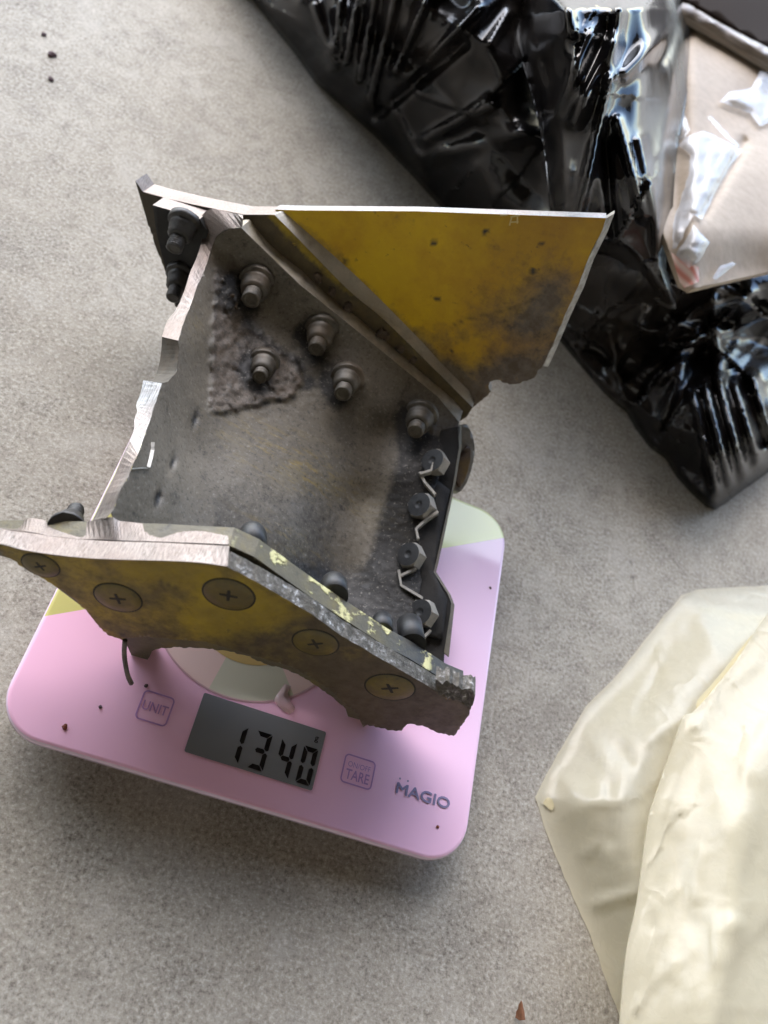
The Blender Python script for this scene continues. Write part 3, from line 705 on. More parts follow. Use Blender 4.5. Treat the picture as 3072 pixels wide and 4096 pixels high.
def capface(name, A, B, plA, plB, mt, eps=0.0006):
    """thin ground face lying over the cut end between two pixel lines"""
    A = smooth_line(A, 4); B = smooth_line(B, 4); up = c2w_vec((0, -0.5, -0.85)).normalized()*eps
    n = len(A); a = [on(plA, *p)+up for p in A]; b = [on(plB, *p)+up for p in B]
    dn = up*(-4)
    vs = a+b+[p+dn for p in a]+[p+dn for p in b]; fs = []
    for i in range(n-1): fs += [(i, i+1, n+i+1, n+i), (2*n+i, 3*n+i, 3*n+i+1, 2*n+i+1), (i, 2*n+i, 2*n+i+1, i+1), (n+i, n+i+1, 3*n+i+1, 3*n+i)]
    fs += [(0, n, 3*n, 2*n), (n-1, 3*n-1, 4*n-1, 2*n-1)]
    me = bpy.data.meshes.new(name); me.from_pydata(vs, [], fs)
    bm = bmesh.new(); bm.from_mesh(me); bmesh.ops.recalc_face_normals(bm, faces=bm.faces[:]); bm.to_mesh(me); bm.free()
    return link(name, me, br, [mt])
up_top = [(-110,2100),(0,2109),(70,2112),(114,2077),(177,2083),(209,2093),(316,2099),(361,2087),(443,2071),(481,2087),(538,2093),(598,2100),(700,2104),(800,2110),(911,2117)]
seam_u = [(-110,2116),(0,2120),(60,2126),(101,2128),(160,2138),(205,2147),(310,2158),(361,2160),(443,2163),(481,2165),(538,2167),(598,2168),(700,2172),(810,2176),(916,2181)]
capface('ground_face', up_top, seam_u, Fp(0.174), Fp(0.1660), 'cut_dull')
capface('ground_face', [(-110,2120),(0,2124),(101,2131),(253,2153),(443,2167),(633,2172),(800,2180),(918,2186)], [(-110,2165),(0,2177),(108,2204),(280,2228),(443,2239),(633,2244),(791,2251),(911,2268)], Fp(0.1650), Fp(0.1570), 'cut_dull', 0.0004)
# rough broken corner at the lower right end of the flange
tb = rough_line([(1742,2722),(1779,2728),(1835,2745),(1885,2756),(1899,2762),(1897,2800),(1880,2830),(1812,2795),(1755,2772)], 14, 4, True)
sheet('torn_corner', tb, 10, lambda x, y: on(Fp(0.1560), x, y)+c2w_vec(NF)*(0.0018*nz(x, y, 0.05, 3)+0.001*nz(x,y,0.12,5)), lambda p, x, y: p-c2w_vec(NF)*0.006, ['torn', 'torn', 'torn'], br)
# countersunk cross-head screws
nfw = c2w_vec(NF); uF = c2w_vec((1, 0, 0)); uF = (uF - nfw*uF.dot(nfw)).normalized(); vF = nfw.cross(uF)
m = Mat('screw_head_primer', rough=0.45); MT['screw'] = m.m
a = m.noise(140, 5, 0.7); b = m.noise(50, 4, 0.6)
m.col(m.mix(m.ramp(b, [(0.45, 0.0), (0.65, 0.8)]), m.ramp(a, [(0.3, sRGB(74,63,26)), (0.7, sRGB(122,104,30))]), sRGB(86,74,38))); m.bump(a, 0.4, 0.0006)
for sx_, sy_, w in SCREWS:
    p = on(Fp(0.157), sx_, sy_); dpt = w2px(p)[2]; r = w/F*dpt*1.13
    root = lathe('screw', p - nfw*0.002, nfw, [(0.0, r), (0.0020, r), (0.0023, r*0.965), (0.00245, r*0.6), (0.0025, r*0.3)], br, ['screw'], 36)
    lathe('screw_gap', p - nfw*0.0015, nfw, [(0.0, r*1.05), (0.00165, r*1.05), (0.00168, r*1.0)], root, ['dark_hole'], 36)
    bm = bmesh.new(); an = random.uniform(0, 1.5); q = []
    for k in range(8):
        a0 = an + k*math.pi/4; rr = r*(0.36 if k % 2 == 0 else 0.10)
        if k % 2 == 0:
            for da in (-0.16, 0.16): q.append(p+nfw*0.0006+(uF*math.cos(a0+da)+vF*math.sin(a0+da))*rr)
        else: q.append(p+nfw*0.0006+(uF*math.cos(a0)+vF*math.sin(a0))*rr)
    rings(bm, [[v-nfw*0.0025 for v in q], q], True, True)
    me = bpy.data.meshes.new('cross_recess'); bm.to_mesh(me); bm.free(); link('cross_recess', me, root, ['dark_hole'])

# --- collars (locking nuts with stud ends)
def collar(bx, by, tx, ty, d, R, mt, h=0.019, toward=True):
    p, ax = axis_from_tip(bx, by, d, tx, ty, h, toward)
    j = lambda: random.uniform(0.97, 1.03)
    n = lathe('collar', p-ax*0.002, ax, [(0.0, R*1.06), (0.0026, R*1.06), (0.0031, R*1.0), (0.0033, R*0.86), (0.0042, R*0.84*j()), (0.0058, R*0.86), (0.0062, R*0.79), (0.0080, R*0.80*j()), (0.0086, R*0.72), (0.0104, R*0.72*j()), (0.0110, R*0.64), (0.0118, R*0.56)], br, [mt], 24, 0.025)
    pr = [(0.0, R*0.50)]; hh = 0.0008
    while hh < h-0.0118: pr += [(hh, R*0.50), (hh+0.0004, R*0.44*j()), (hh+0.0008, R*0.50*j())]; hh += 0.0012
    pr += [(hh, R*0.44), (hh+0.0001, R*0.34), (hh-0.0005, R*0.28)]
    s_ = lathe('stud_end', p+ax*0.0096, ax, pr, n, [mt], 18, 0.05)
    return n
for i, (bx, by, tx, ty) in enumerate(NUTS):
    collar(bx, by, tx, ty, GD(bx, by), (0.0088, 0.0084, 0.0072, 0.0082, 0.0084)[i], 'nut', (0.0175, 0.017, 0.0155, 0.0165, 0.017)[i])
on_d = lambda pl, x, y: -pl[1]/pl[0].dot(ray(x, y))
collar(738, 890, 692, 1005, on_d(S(0.357), 738, 890), 0.0076, 'nut_dark', 0.0175)
collar(722, 1100, 688, 1200, on_d(S(0.357), 722, 1100), 0.0070, 'nut_dark', 0.0175)
collar(268, 2112, 308, 2032, on_d(Fp(0.174), 268, 2112), 0.0062, 'nut_dark', 0.0215, False)
for bx, by, tx, ty, R in ((1012,2200,1008,2108,0.0050),(1338,2385,1333,2312,0.0050),(1528,2530,1530,2462,0.0042)):
    p, ax = axis_from_tip(bx, by, on_d(Fp(0.174), bx, by), tx, ty, 0.014, False)
    lathe('dome_collar', p, ax, [(0.0, R*1.05), (0.009, R*1.05), (0.0115, R*0.9), (0.0135, R*0.6), (0.014, R*0.3)], br, ['bolt'], 22, 0.015)
p, ax = axis_from_tip(1650, 2580, on_d(Fp(0.174), 1650, 2580), 1636, 2488, 0.016, False)
lathe('barrel_nut', p, ax, [(0.0, 0.0056), (0.0150, 0.0053), (0.016, 0.0045)], br, ['bolt'], 24)
MT['creampaint'] = Mat('cream_paint', rough=0.6, color=sRGB(206,186,120)).m
# sliver of bright swarf on the web
def bar(name, pts, w, h, mt, parent, lift=0.0):
    """ribbon through 3-D points: flat strip of width w across the view, thickness h"""
    n = len(pts); vs = []
    for i, p in enumerate(pts):
        t = (pts[min(i+1, n-1)]-pts[max(i-1, 0)]).normalized(); r = (p-CAMP).normalized(); s_ = t.cross(r).normalized()
        vs += [p+s_*w/2-r*h/2, p-s_*w/2-r*h/2, p-s_*w/2+r*h/2, p+s_*w/2+r*h/2]
    fs = [(0,1,2,3), tuple(4*(n-1)+k for k in (3,2,1,0))]
    for i in range(n-1):
        for k in range(4): fs.append((4*i+k, 4*i+4+k, 4*i+4+(k+1) % 4, 4*i+(k+1) % 4))
    me = bpy.data.meshes.new(name); me.from_pydata(vs, [], fs)
    bm = bmesh.new(); bm.from_mesh(me); bmesh.ops.recalc_face_normals(bm, faces=bm.faces[:]); bm.to_mesh(me); bm.free()
    return link(name, me, parent, [mt])
bar('metal_sliver', [at(x, y, GD(x, y)-0.0012) for x, y in ((611,1768),(610,1800),(604,1830),(594,1868))], 0.0014, 0.001, 'tab', br)
bar('metal_sliver', [at(x, y, GD(x, y)-0.0008) for x, y in ((528,1875),(560,1872),(594,1872))], 0.0005, 0.001, 'tab', br)

for a_, b_ in (((2042,868),(2080,861)),((2046,871),(2038,902)),((2070,866),(2069,894)),((2042,889),(2074,887)),((2000,862),(2030,860))):
    bar('paint_mark', [on(S(0.3742), *a_), on(S(0.3742), *b_)], 0.0007, 0.0003, 'creampaint', br)
# --- end plate with hexagon bolts and bent lock tabs
def plane3(a, b, c):
    A, B, C_ = ray(a[0], a[1])*a[2], ray(b[0], b[1])*b[2], ray(c[0], c[1])*c[2]
    n = (B-A).cross(C_-A).normalized()
    if n.z > 0: n = -n
    return (n, -n.dot(A))
EP = plane3((1850,1700,.412), (1755,2300,.386), (1550,2200,.3905))
new = c2w_vec(EP[0])
def off(pl, d): return (pl[0], pl[1]-d)
ep = [(1838,1705),(1836,1789),(1813,1934),(1791,2035),(1762,2165),(1735,2288),(1791,2375),(1805,2411),(1802,2447),(1778,2600),(1770,2760),(1500,2760),(1512,2450),(1508,2330),(1525,2270),(1560,2130),(1590,2010),(1610,1930),(1690,1800),(1760,1720)]
plate('end_plate', ep, EP, 0.005, ['soot', 'rim', 'soot'], br, 30, relief=lambda x, y: 0.0006*nz(x, y, 0.03, 4))
def pstrip(name, A, B, plA, plB, mats, extra=0.003):
    nw = c2w_vec(plA[0]); n = len(A); a = [on(plA, *p) for p in A]; b = [on(plB, *p) for p in B]
    vs = a+b+[p-nw*extra for p in a]+[p-nw*extra for p in b]; fs = []
    for i in range(n-1): fs += [(i, i+1, n+i+1, n+i), (2*n+i, 3*n+i, 3*n+i+1, 2*n+i+1), (i, 2*n+i, 2*n+i+1, i+1), (n+i, n+i+1, 3*n+i+1, 3*n+i)]
    fs += [(0, n, 3*n, 2*n), (n-1, 3*n-1, 4*n-1, 2*n-1)]
    me = bpy.data.meshes.new(name); me.from_pydata(vs, [], fs)
    bm = bmesh.new(); bm.from_mesh(me); bmesh.ops.recalc_face_normals(bm, faces=bm.faces[:]); bm.to_mesh(me); bm.free()
    return link(name, me, br, mats)
pstrip('plate_rim', [(1832,1700),(1836,1789),(1813,1934),(1791,2035),(1762,2165),(1735,2288),(1791,2375),(1805,2411),(1802,2447),(1776,2610)],
       [(1845,1700),(1846,1789),(1824,1922),(1800,2032),(1772,2168),(1745,2287),(1803,2380),(1818,2420),(1815,2448),(1796,2625)], (EP[0], EP[1]-0.0006), (EP[0], EP[1]+0.004), ['platerim'])
pad = [(1700,1880),(1800,1960),(1780,2050),(1740,2240),(1735,2288),(1790,2400),(1770,2560),(1590,2500),(1516,2368),(1512,2317),(1531,2288),(1567,2151),(1610,1992),(1628,1927)]
plate('lock_plate', pad, off(EP, 0.0022) if False else (EP[0], EP[1]-0.002), 0.0021, ['soot', 'bolt', 'soot'], br, 60)
new_b = c2w_vec(Vector((-0.50,-0.36,-0.79)).normalized())
HEX = [(1729,1840,52),(1675,2017,54),(1632,2216,53),(1679,2447,56)]
E1 = (EP[0], EP[1]-0.002)
for k, (hx, hy, hr) in enumerate(HEX):
    # top of the head is seen at (hx,hy): take the axis along the plate normal
    new_, new = new, new_b
    ptop = on((EP[0], EP[1]-0.0075), hx, hy); d = w2px(ptop)[2]; r = hr/F*d*1.06
    u, v = frame(new); a0 = (0.3, 0.1, 0.25, 0.2)[k]
    bm = bmesh.new(); hexr = lambda h, rr: [ptop+new*h+(u*math.cos(a0+i*math.pi/3)+v*math.sin(a0+i*math.pi/3))*rr for i in range(6)]
    def circ(h, rr, n=24): return [ptop+new*h+(u*math.cos(a0+i*math.tau/n)+v*math.sin(a0+i*math.tau/n))*rr for i in range(n)]
    # hexagon flanks (sampled 24 round so that the chamfer can be circular)
    def hexs(h, rr, n=24):
        out = []
        for i in range(n):
            a = i*math.tau/n; q = (a % (math.pi/3))-math.pi/6; R_ = rr*math.cos(math.pi/6)/math.cos(q)
            out.append(ptop+new*h+(u*math.cos(a0+a)+v*math.sin(a0+a))*R_)
        return out
    rings(bm, [hexs(-0.0065, r), hexs(-0.0008, r), circ(0.0, r*0.88), circ(0.0001, r*0.3), circ(-0.0003, r*0.1)], True, True)
    bm.faces.ensure_lookup_table()
    for f in bm.faces:
        f.smooth = False
        if abs(f.normal.dot(new)) < 0.5: f.material_index = 1
    bm.normal_update()
    for f in bm.faces:
        f.material_index = 1 if abs(f.normal.dot(new)) < 0.5 else 0
    me = bpy.data.meshes.new('hex_bolt'); bm.to_mesh(me); bm.free(); link('hex_bolt', me, br, ['bolt', 'boltside']); new = new_
def upright(name, pts, h, mt='tab'):
    """thin metal strip bent up from the plate"""
    base = [on(E1, *p) for p in pts]; n = len(base); t = 0.0006; vs = []
    for i, p in enumerate(base):
        tg = (base[min(i+1, n-1)]-base[max(i-1, 0)]).normalized(); s_ = tg.cross(new).normalized()*t
        vs += [p-s_, p+s_, p+s_+new*h, p-s_+new*h]
    fs = [(0,1,2,3), tuple(4*(n-1)+k for k in (3,2,1,0))]
    for i in range(n-1):
        for k in range(4): fs.append((4*i+k, 4*i+4+k, 4*i+4+(k+1) % 4, 4*i+(k+1) % 4))
    me = bpy.data.meshes.new(name); me.from_pydata(vs, [], fs)
    bm = bmesh.new(); bm.from_mesh(me); bmesh.ops.recalc_face_normals(bm, faces=bm.faces[:]); bm.to_mesh(me); bm.free()
    return link(name, me, br, [mt])
z4 = lambda x, y: (800+.7233*x+10, 1500+.7233*y+7)
upright('lock_tab', [z4(1275,500), z4(1262,540), z4(1200,560)], 0.006)
upright('lock_tab', [z4(1200,545), z4(1228,600), z4(1285,665)], 0.0045)
upright('lock_tab', [z4(1300,760), z4(1240,800), z4(1180,855), z4(1192,910)], 0.0045)
upright('lock_tab', [z4(1180,1070), z4(1095,1112)], 0.0045)
upright('lock_tab', [z4(1085,1080), z4(1098,1165), z4(1215,1235)], 0.0045)
upright('lock_tab', [z4(1260,1410), z4(1205,1465)], 0.0045)
# round lug seen edge-on beyond the end plate
lug = smooth_line([(1866,1695),(1888,1735),(1899,1790),(1892,1850),(1872,1920),(1842,1966),(1820,1963)], 3) + [(1790,1960),(1800,1800),(1830,1700)]
LP = plane3((1866,1695,.424), (1890,1850,.422), (1820,1960,.418))
plate('round_lug', lug, LP, 0.006, ['rim', 'rim'], br, 40)
lugf = smooth_line([(1868,1780),(1884,1800),(1880,1850),(1864,1905),(1842,1948),(1826,1935),(1828,1890),(1845,1810)], 3)
plate('lug_face', lugf, (LP[0], LP[1]-0.0006), 0.0015, ['lug', 'lug'], br, 40)
# support under the far end of the bracket, down to the scale
sup = [at(1560,2560,.352), at(1640,2600,.356), at(1760,2640,.364), at(1700,2300,.386), at(1560,2200,.392), at(1480,2420,.368)]
cx_ = sum((p for p in sup), Vector())/6
bm = bmesh.new()
rings(bm, [[Vector((p.x, p.y, SCALE_TOP+0.0003)) + (Vector((p.x, p.y, 0))-Vector((cx_.x, cx_.y, 0)))*-0.3 for p in sup], [Vector((p.x, p.y, p.z-0.004)) + (Vector((p.x,p.y,0))-Vector((cx_.x,cx_.y,0)))*-0.3 for p in sup]], True, True)
bmesh.ops.recalc_face_normals(bm, faces=bm.faces[:])
me = bpy.data.meshes.new('foot_block'); bm.to_mesh(me); bm.free(); link('foot_block', me, br, ['soot'])
# torn strip and wire hanging from the flange
def tube(name, pts, r, mt, parent, n=8):
    bm = bmesh.new(); rs = []
    for i, p in enumerate(pts):
        t = (pts[min(i+1, len(pts)-1)]-pts[max(i-1, 0)]).normalized(); u, v = frame(t)
        if i == 0: u0 = u
        u = (u0 - t*u0.dot(t)).normalized(); v = t.cross(u)
        rs.append([p+(u*math.cos(math.tau*k/n)+v*math.sin(math.tau*k/n))*r for k in range(n)])
    rings(bm, rs, True, True); bmesh.ops.recalc_face_normals(bm, faces=bm.faces[:])
    me = bpy.data.meshes.new(name); bm.to_mesh(me); bm.free(); return link(name, me, parent, [mt])
d0 = on_d(Fp(0.158), 502, 2570)
tube('wire_end', [at(x, y, d0+k*0.0012) for k, (x, y) in enumerate(smooth_line([(500,2560),(497,2600),(499,2640),(506,2680),(514,2710),(526,2734)], 2))], 0.0010, 'nut', br)
# dirt caked in the corner between foot and skin, in crumbs
for k, (x, y, r) in enumerate(((1275,1110,.0026),(1330,1165,.0022),(1395,1225,.0024),(1530,1330,.0030),(1545,1345,.0020),(1600,1395,.0022),(1655,1440,.0020),(915,1190,.0028),(930,1225,.0022),(955,1195,.0018))):
    bm = bmesh.new(); bmesh.ops.create_icosphere(bm, subdivisions=2, radius=r)
    c_ = on(S(0.3685), x, y) if x > 1200 else at(x, y, GD(x, y)-0.001)
    for v in bm.verts: v.co = v.co*(1+0.7*mn.noise(v.co/r*1.3+Vector((k*3.1, 0, 0)))); v.co += c_
    me = bpy.data.meshes.new('dirt_lump'); bm.to_mesh(me); bm.free(); link('dirt_lump', me, br, ['dirt'])
#@@BAGS
# ------------------------------------------------------------------ black plastic bag
def tri(t): t = t % 1.0; v = 2*t-1; return math.sqrt(v*v+0.006)
def creases(seed, k, lmin, lmax):
    rnd = random.Random(seed); out = []
    for i in range(k):
        a = rnd.uniform(0, math.pi); L = rnd.uniform(lmin, lmax); out.append((math.cos(a), math.sin(a), L, rnd.uniform(0, 9), rnd.uniform(0.5, 1.0)))
    return out
def crumple(x, y, C, warp=60, seed=0):
    wx = warp*nz(x, y, 0.004, seed); wy = warp*nz(x, y, 0.004, seed+5)
    h = 0.0
    for c, s_, L, ph, am in C:
        u = ((x+wx)*c+(y+wy)*s_)/L + ph
        k = math.floor(u); am2 = am*(0.55+0.9*mn.noise(Vector((k*1.7, ph*3.1, ((-(x)*s_+y*c)/(L*2.2))))))
        h += L*am2*tri(u)
    return h
m = Mat('black_film', rough=0.16, Specular_IOR_Level=0.45); MT['black'] = m.m
a = m.noise(25, 4, 0.6); b = m.noise(240, 4, 0.65); d = m.noise(12, 3, 0.5)
m.col(m.mix(m.ramp(d, [(0.45, 0.0), (0.75, 0.8)]), sRGB(17,16,17), sRGB(48,42,37)))
m.rough(m.ramp(d, [(0.4, 0.12), (0.75, 0.34)])); m.bump(m.math('ADD', a, m.math('MULTIPLY', b, 0.12)), 0.15, 0.003)
bag = empty('black_plastic_bag', at_z(2300, 500, 0.0), 'large crumpled black plastic bag lying behind the bracket', 'plastic bag')
base_edge = [(700,-330),(790,-225),(860,-145),(930,-60),(1002,5),(1088,118),(1159,204),(1253,337),(1409,478),(1503,564),(1582,650),(1637,705),(1715,791),(1980,1080),(2246,1387),(2323,1480),(2405,1574),(2498,1656),(2534,1721),(2586,1791),(2657,1844),(2698,1914),(2762,1984),(2821,2037),(2862,2049),(2909,2020),(2979,1967),(3072,1902),(3220,1800)]
FOLDS = [((1370,-60),(1339,190),16,.004),((1441,-60),(1386,245),17,.005),((1496,0),(1441,316),18,.006),((1590,-60),(1480,400),22,.006),((1731,-60),(1582,280),20,.006),((1911,30),(1715,245),18,.005),((2036,50),(1960,170),18,.005),
         ((1850,175),(1500,470),26,-.006),((1250,20),(1330,260),30,.007),((1560,420),(1700,700),28,.004),((1700,560),(1960,420),30,.005),((1650,640),(2150,520),40,.005),
         ((2768,1562),(2866,1960),20,.007),((2820,1540),(2922,1940),21,.008),((2876,1520),(2978,1905),22,.009),((2940,1540),(3036,1850),23,.009),((3010,1510),(3100,1780),24,.008),
         ((2350,1640),(2580,1250),26,.004),((2500,1650),(2440,1330),20,.005),((2580,1500),(2790,1330),26,.006),((2560,1330),(2800,1300),24,.006),((2640,1520),(2780,1400),20,.005),((2850,1200),(2880,1500),30,.008),((2700,1280),(3000,1180),28,.007),((2900,1330),(3100,1250),26,.007),((2640,1700),(2740,1460),20,.005),((2380,1440),(2560,1560),24,.004)]
C1 = creases(3, 3, 260, 520); C2 = creases(8, 3, 150, 300)
def wallh(x, y): return 0.105*smoothstep(0, 1, min(1, polyd(x, y, base_edge)/620)**0.9)
def bag_h(x, y):
    d = polyd(x, y, base_edge)
    low = smoothstep(1080, 1420, y)              # the lower corner is lower and the most crumpled
    hm = 0.100-0.052*low; wd = 600-330*low
    t = min(1.0, d/wd)
    h = hm*(t*(2-t)) + 0.00011*max(0.0, d-330)*(1-low)*smoothstep(2300, 1900, x) - 0.004*smoothstep(30, 0, d)
    env = smoothstep(0, 120, d)
    pl_ = 1-0.9*blob(x, y, 2890, 1740, 190, 260, -0.3)-0.6*blob(x, y, 1560, 120, 330, 260)
    h += env*pl_*((0.000022+0.000030*low)*(crumple(x, y, C1, 90, 1)-420) + (0.000006+0.000026*low)*(crumple(x, y, C2, 30, 2)-180))
    for a, b, w, am in FOLDS:
        dd = segd(x, y, a, b)
        if dd < w*2.5: h += am*env*math.exp(-(dd/w)**2)
    h += env*0.004*nz(x, y, 0.006, 8)
    return h if d < 25 else max(0.0005, h)
bp = base_edge + [(3220,-160)]
bp = smooth_line(rough_line(base_edge, 80, 9), 3) + [(3220,-160)]
sheet('bag_body', bp, 11, lambda x, y: at_z(x, y, bag_h(x, y)), None, ['black'], bag)
# upper fold of the bag hanging over the body
flap = smooth_line([(2074,-160),(2070,60),(2074,181),(2123,362),(2174,581),(2200,830),(2250,960)], 4) + smooth_line([(2330,1010),(2480,1040),(2600,1180),(2700,1235),(2728,1150),(2690,1014),(2695,775),(2712,581),(2736,452),(2757,310),(2771,155),(2760,30),(2750,-160)], 4)
FF = [((2491,-60),(2440,320),28,.005),((2440,320),(2310,860),24,.005),((2365,140),(2223,450),36,.005),((2450,170),(2300,480),32,.005),((2240,-100),(2290,120),30,.005),((2500,290),(2640,150),34,.006),((2470,480),(2580,860),24,.004),((2560,560),(2650,1000),24,.005),((2180,250),(2250,800),22,-.004),((2640,250),(2730,60),24,-.006),((2420,560),(2460,1000),20,-.004),((2112,160),(2214,840),18,.006)]
C3 = creases(21, 3, 260, 600)
flapl = flap
def flap_h(x, y):
    d = polyd(x, y, flapl, True)
    e = smoothstep(0, 70, d)
    h = 0.118 + 0.020*e + e*0.000010*crumple(x, y, C3, 60, 4)
    for a, b, w, am in FF:
        dd = segd(x, y, a, b)
        if dd < w*2.5: h += am*e*math.exp(-(dd/w)**2)
    return h - 0.045*smoothstep(700, 1230, y) + 0.058*(1-max(y,40)/900)*smoothstep(0,210,d)
sheet('bag_flap', flap, 10, lambda x, y: at_z(x, y, flap_h(x, y)), lambda p, x, y: p-Vector((0,0,0.0006)), ['black'], bag)

# ------------------------------------------------------------------ beige cardboard box showing through the bag
m = Mat('beige_card', rough=0.6); MT['card'] = m.m
a = m.noise(18, 5, 0.6); b = m.noise(200, 4, 0.6)
m.col(m.mix(m.ramp(b, [(0.4, 0.0), (0.7, 0.5)]), m.ramp(a, [(0.3, sRGB(168,152,132)), (0.7, sRGB(188,172,152))]), sRGB(154,138,118))); m.bump(a, 0.4, 0.003)
m = Mat('milky_film', rough=0.18, color=sRGB(226,230,236), Transmission_Weight=0.2, Specular_IOR_Level=0.6, Alpha=0.6); MT['film'] = m.m
a = m.noise(40, 4, 0.6, dist=1.0); m.bump(a, 0.5, 0.003)
m = Mat('grey_rim_strip', rough=0.45); MT['rimstrip'] = m.m
a = m.noise(30, 3, 0.5, m.mapped((1,1,40))); m.col(m.ramp(a, [(0.3, sRGB(110,100,92)), (0.7, sRGB(168,158,148))]))
m = Mat('dark_lid', rough=0.95, color=sRGB(48,40,35), Specular_IOR_Level=0.1); MT['lid'] = m.m
m = Mat('red_white_stripes', rough=0.4); MT['stripes'] = m.m
mp = m.mapped((1,1,1)); wv = m.n('ShaderNodeTexWave'); wv.inputs['Scale'].default_value = 75; wv.inputs['Distortion'].default_value = 0.6; wv.bands_direction = 'DIAGONAL'; m.L(mp, wv.inputs['Vector'])
m.col(m.mix(wv.outputs['Fac'], sRGB(206,132,116), sRGB(232,206,194)))
box = empty('cardboard_box', at_z(2950, 700, 0.0), 'beige cardboard box with torn milky film sticking out of the black bag', 'cardboard box')
def card_h(x, y): return 0.121 + 0.006*nz(x, y, 0.0028, 3) - 0.003*math.exp(-(polyd(x, y, [(2976,568),(2905,700),(2815,853)])/20)**2) - 0.012*smoothstep(900, 1160, y) - 0.01*smoothstep(2790, 2680, x)
cardp = [(2620,40),(2757,60),(3220,350),(3220,1050),(3072,1088),(2980,1108),(2860,1135),(2765,1158),(2725,1135),(2690,1040),(2640,900),(2600,500)]
sheet('panel', cardp, 14, lambda x, y: at_z(x, y, card_h(x, y)), lambda p, x, y: p-Vector((0,0,0.003)), ['card'], box)
rimp = [(2700,-20),(2790,20),(3220,268),(3220,345),(3072,262),(2900,158),(2757,75),(2700,50)]
sheet('rim', rimp, 30, lambda x, y: at_z(x, y, 0.127+0.005*math.exp(-(segd(x, y, (2740,28), (3220,308))/22)**2)), lambda p, x, y: p-Vector((0,0,0.004)), ['rimstrip'], box)
sheet('lid', [(2690,-160),(3220,-160),(3220,272),(2790,24),(2690,-30)], 40, lambda x, y: at_z(x, y, 0.131+0.004*nz(x, y, 0.004, 6)), lambda p, x, y: p-Vector((0,0,0.004)), ['lid'], box)
def film(poly, seed, z0=0.0025):
    CC = creases(seed, 4, 50, 130)
    P = rough_line(poly, 24, 4, True)
    sheet('torn_film', P, 12, lambda x, y: at_z(x, y, card_h(x, y)+z0+0.00002*smoothstep(0, 25, polyd(x, y, P, True))*crumple(x, y, CC, 30, seed)), None, ['film'], box)
film([(2711,581),(2743,549),(2814,523),(2872,549),(2969,601),(2930,652),(2885,724),(2808,879),(2775,859),(2704,995),(2690,995),(2698,872),(2756,698),(2762,620)], 31)
film([(2879,407),(2917,368),(3008,349),(3040,284),(3220,250),(3220,440),(3040,504),(3001,452),(2956,433)], 32)
film([(2704,1021),(2775,898),(2840,969),(2795,1046),(2756,1072)], 33)
film([(2716,560),(2706,480),(2735,440),(2760,520),(2743,549)], 34)
film([(2830,470),(2842,462),(2960,585),(2945,592)], 35, 0.006)
film([(2850,1112),(2880,1062),(2930,1048),(2945,1056),(2900,1092),(2862,1120)], 36)
sheet('striped_corner', [(2684,1008),(2717,1034),(2795,1068),(2797,1126),(2738,1152),(2718,1128)], 12, lambda x, y: at_z(x, y, card_h(x, y)+0.002), None, ['stripes'], box)

# ------------------------------------------------------------------ cream plastic bag
def filmmat(name, c1, c2):
    m = Mat(name, rough=0.25, Specular_IOR_Level=0.55)
    a = m.noise(14, 4, 0.6); b = m.noise(120, 5, 0.65, dist=0.8)
    cc = m.mix(a, c1, c2); m.col(cc); m.rough(m.ramp(b, [(0.3, 0.18), (0.7, 0.36)])); ve = m.n('ShaderNodeTexVoronoi'); ve.feature = 'DISTANCE_TO_EDGE'; ve.inputs['Scale'].default_value = 26
    dn_ = m.n('ShaderNodeTexNoise'); dn_.inputs['Scale'].default_value = 9; dn_.inputs['Detail'].default_value = 5; m.L(m.tc.outputs['Object'], dn_.inputs['Vector'])
    av = m.n('ShaderNodeVectorMath'); av.operation = 'MULTIPLY_ADD'; m.L(dn_.outputs['Color'], av.inputs[0]); av.inputs[1].default_value = (0.12, 0.12, 0.12); m.L(m.tc.outputs['Object'], av.inputs[2]); m.L(av.outputs[0], ve.inputs['Vector'])
    cr = m.math('MULTIPLY', m.ramp(ve.outputs['Distance'], [(0.0, 1.0), (0.10, 0.0)]), m.ramp(m.noise(20, 3, 0.5), [(0.45, 0.0), (0.6, 1.0)]))
    m.bump(m.math('ADD', m.math('ADD', a, m.math('MULTIPLY', b, 0.18)), m.math('MULTIPLY', cr, 0.35)), 0.3, 0.003)
    tr = m.n('ShaderNodeBsdfTranslucent'); m.L(cc, tr.inputs[0]); mx = m.n('ShaderNodeMixShader'); mx.inputs[0].default_value = 0.45
    out = m.t.nodes['Material Output']; m.L(m.b.outputs[0], mx.inputs[1]); m.L(tr.outputs[0], mx.inputs[2]); m.L(mx.outputs[0], out.inputs[0]); return m.m
MT['cream'] = filmmat('cream_film', sRGB(228,220,192), sRGB(237,231,210))
cb = empty('cream_plastic_bag', at_z(2700, 3300, 0.0), 'folded cream plastic bag lying on the concrete to the right of the scale', 'plastic bag')
low = [(2141,3190),(2163,3143),(2231,3014),(2343,2826),(2463,2706),(2600,2534),(2686,2431),(2728,2380),(2788,2359),(2926,2350),(3072,2341),(3220,2335),(3220,4250),(2560,4250)] + [(2495,4100),(2480,4068),(2428,3931),(2394,3828),(2343,3700),(2291,3588),(2257,3511),(2223,3426),(2176,3306)]
C4 = creases(41, 4, 260, 600); C5 = creases(42, 4, 90, 200)
LF = [((2730,2440),(2640,2640),30,.004),((2690,2560),(2560,2850),24,-.004),((2340,2890),(2440,3080),30,.005),((2440,3080),(2440,3350),34,-.004),((2220,3100),(2300,3160),26,.004),((2300,3640),(2580,3560),22,.004),((2340,3420),(2380,3380),16,.003),((2740,2400),(3080,2460),22,-.004),((2600,2960),(2740,2860),26,.003),((2480,2990),(2520,3050),26,-.004)]
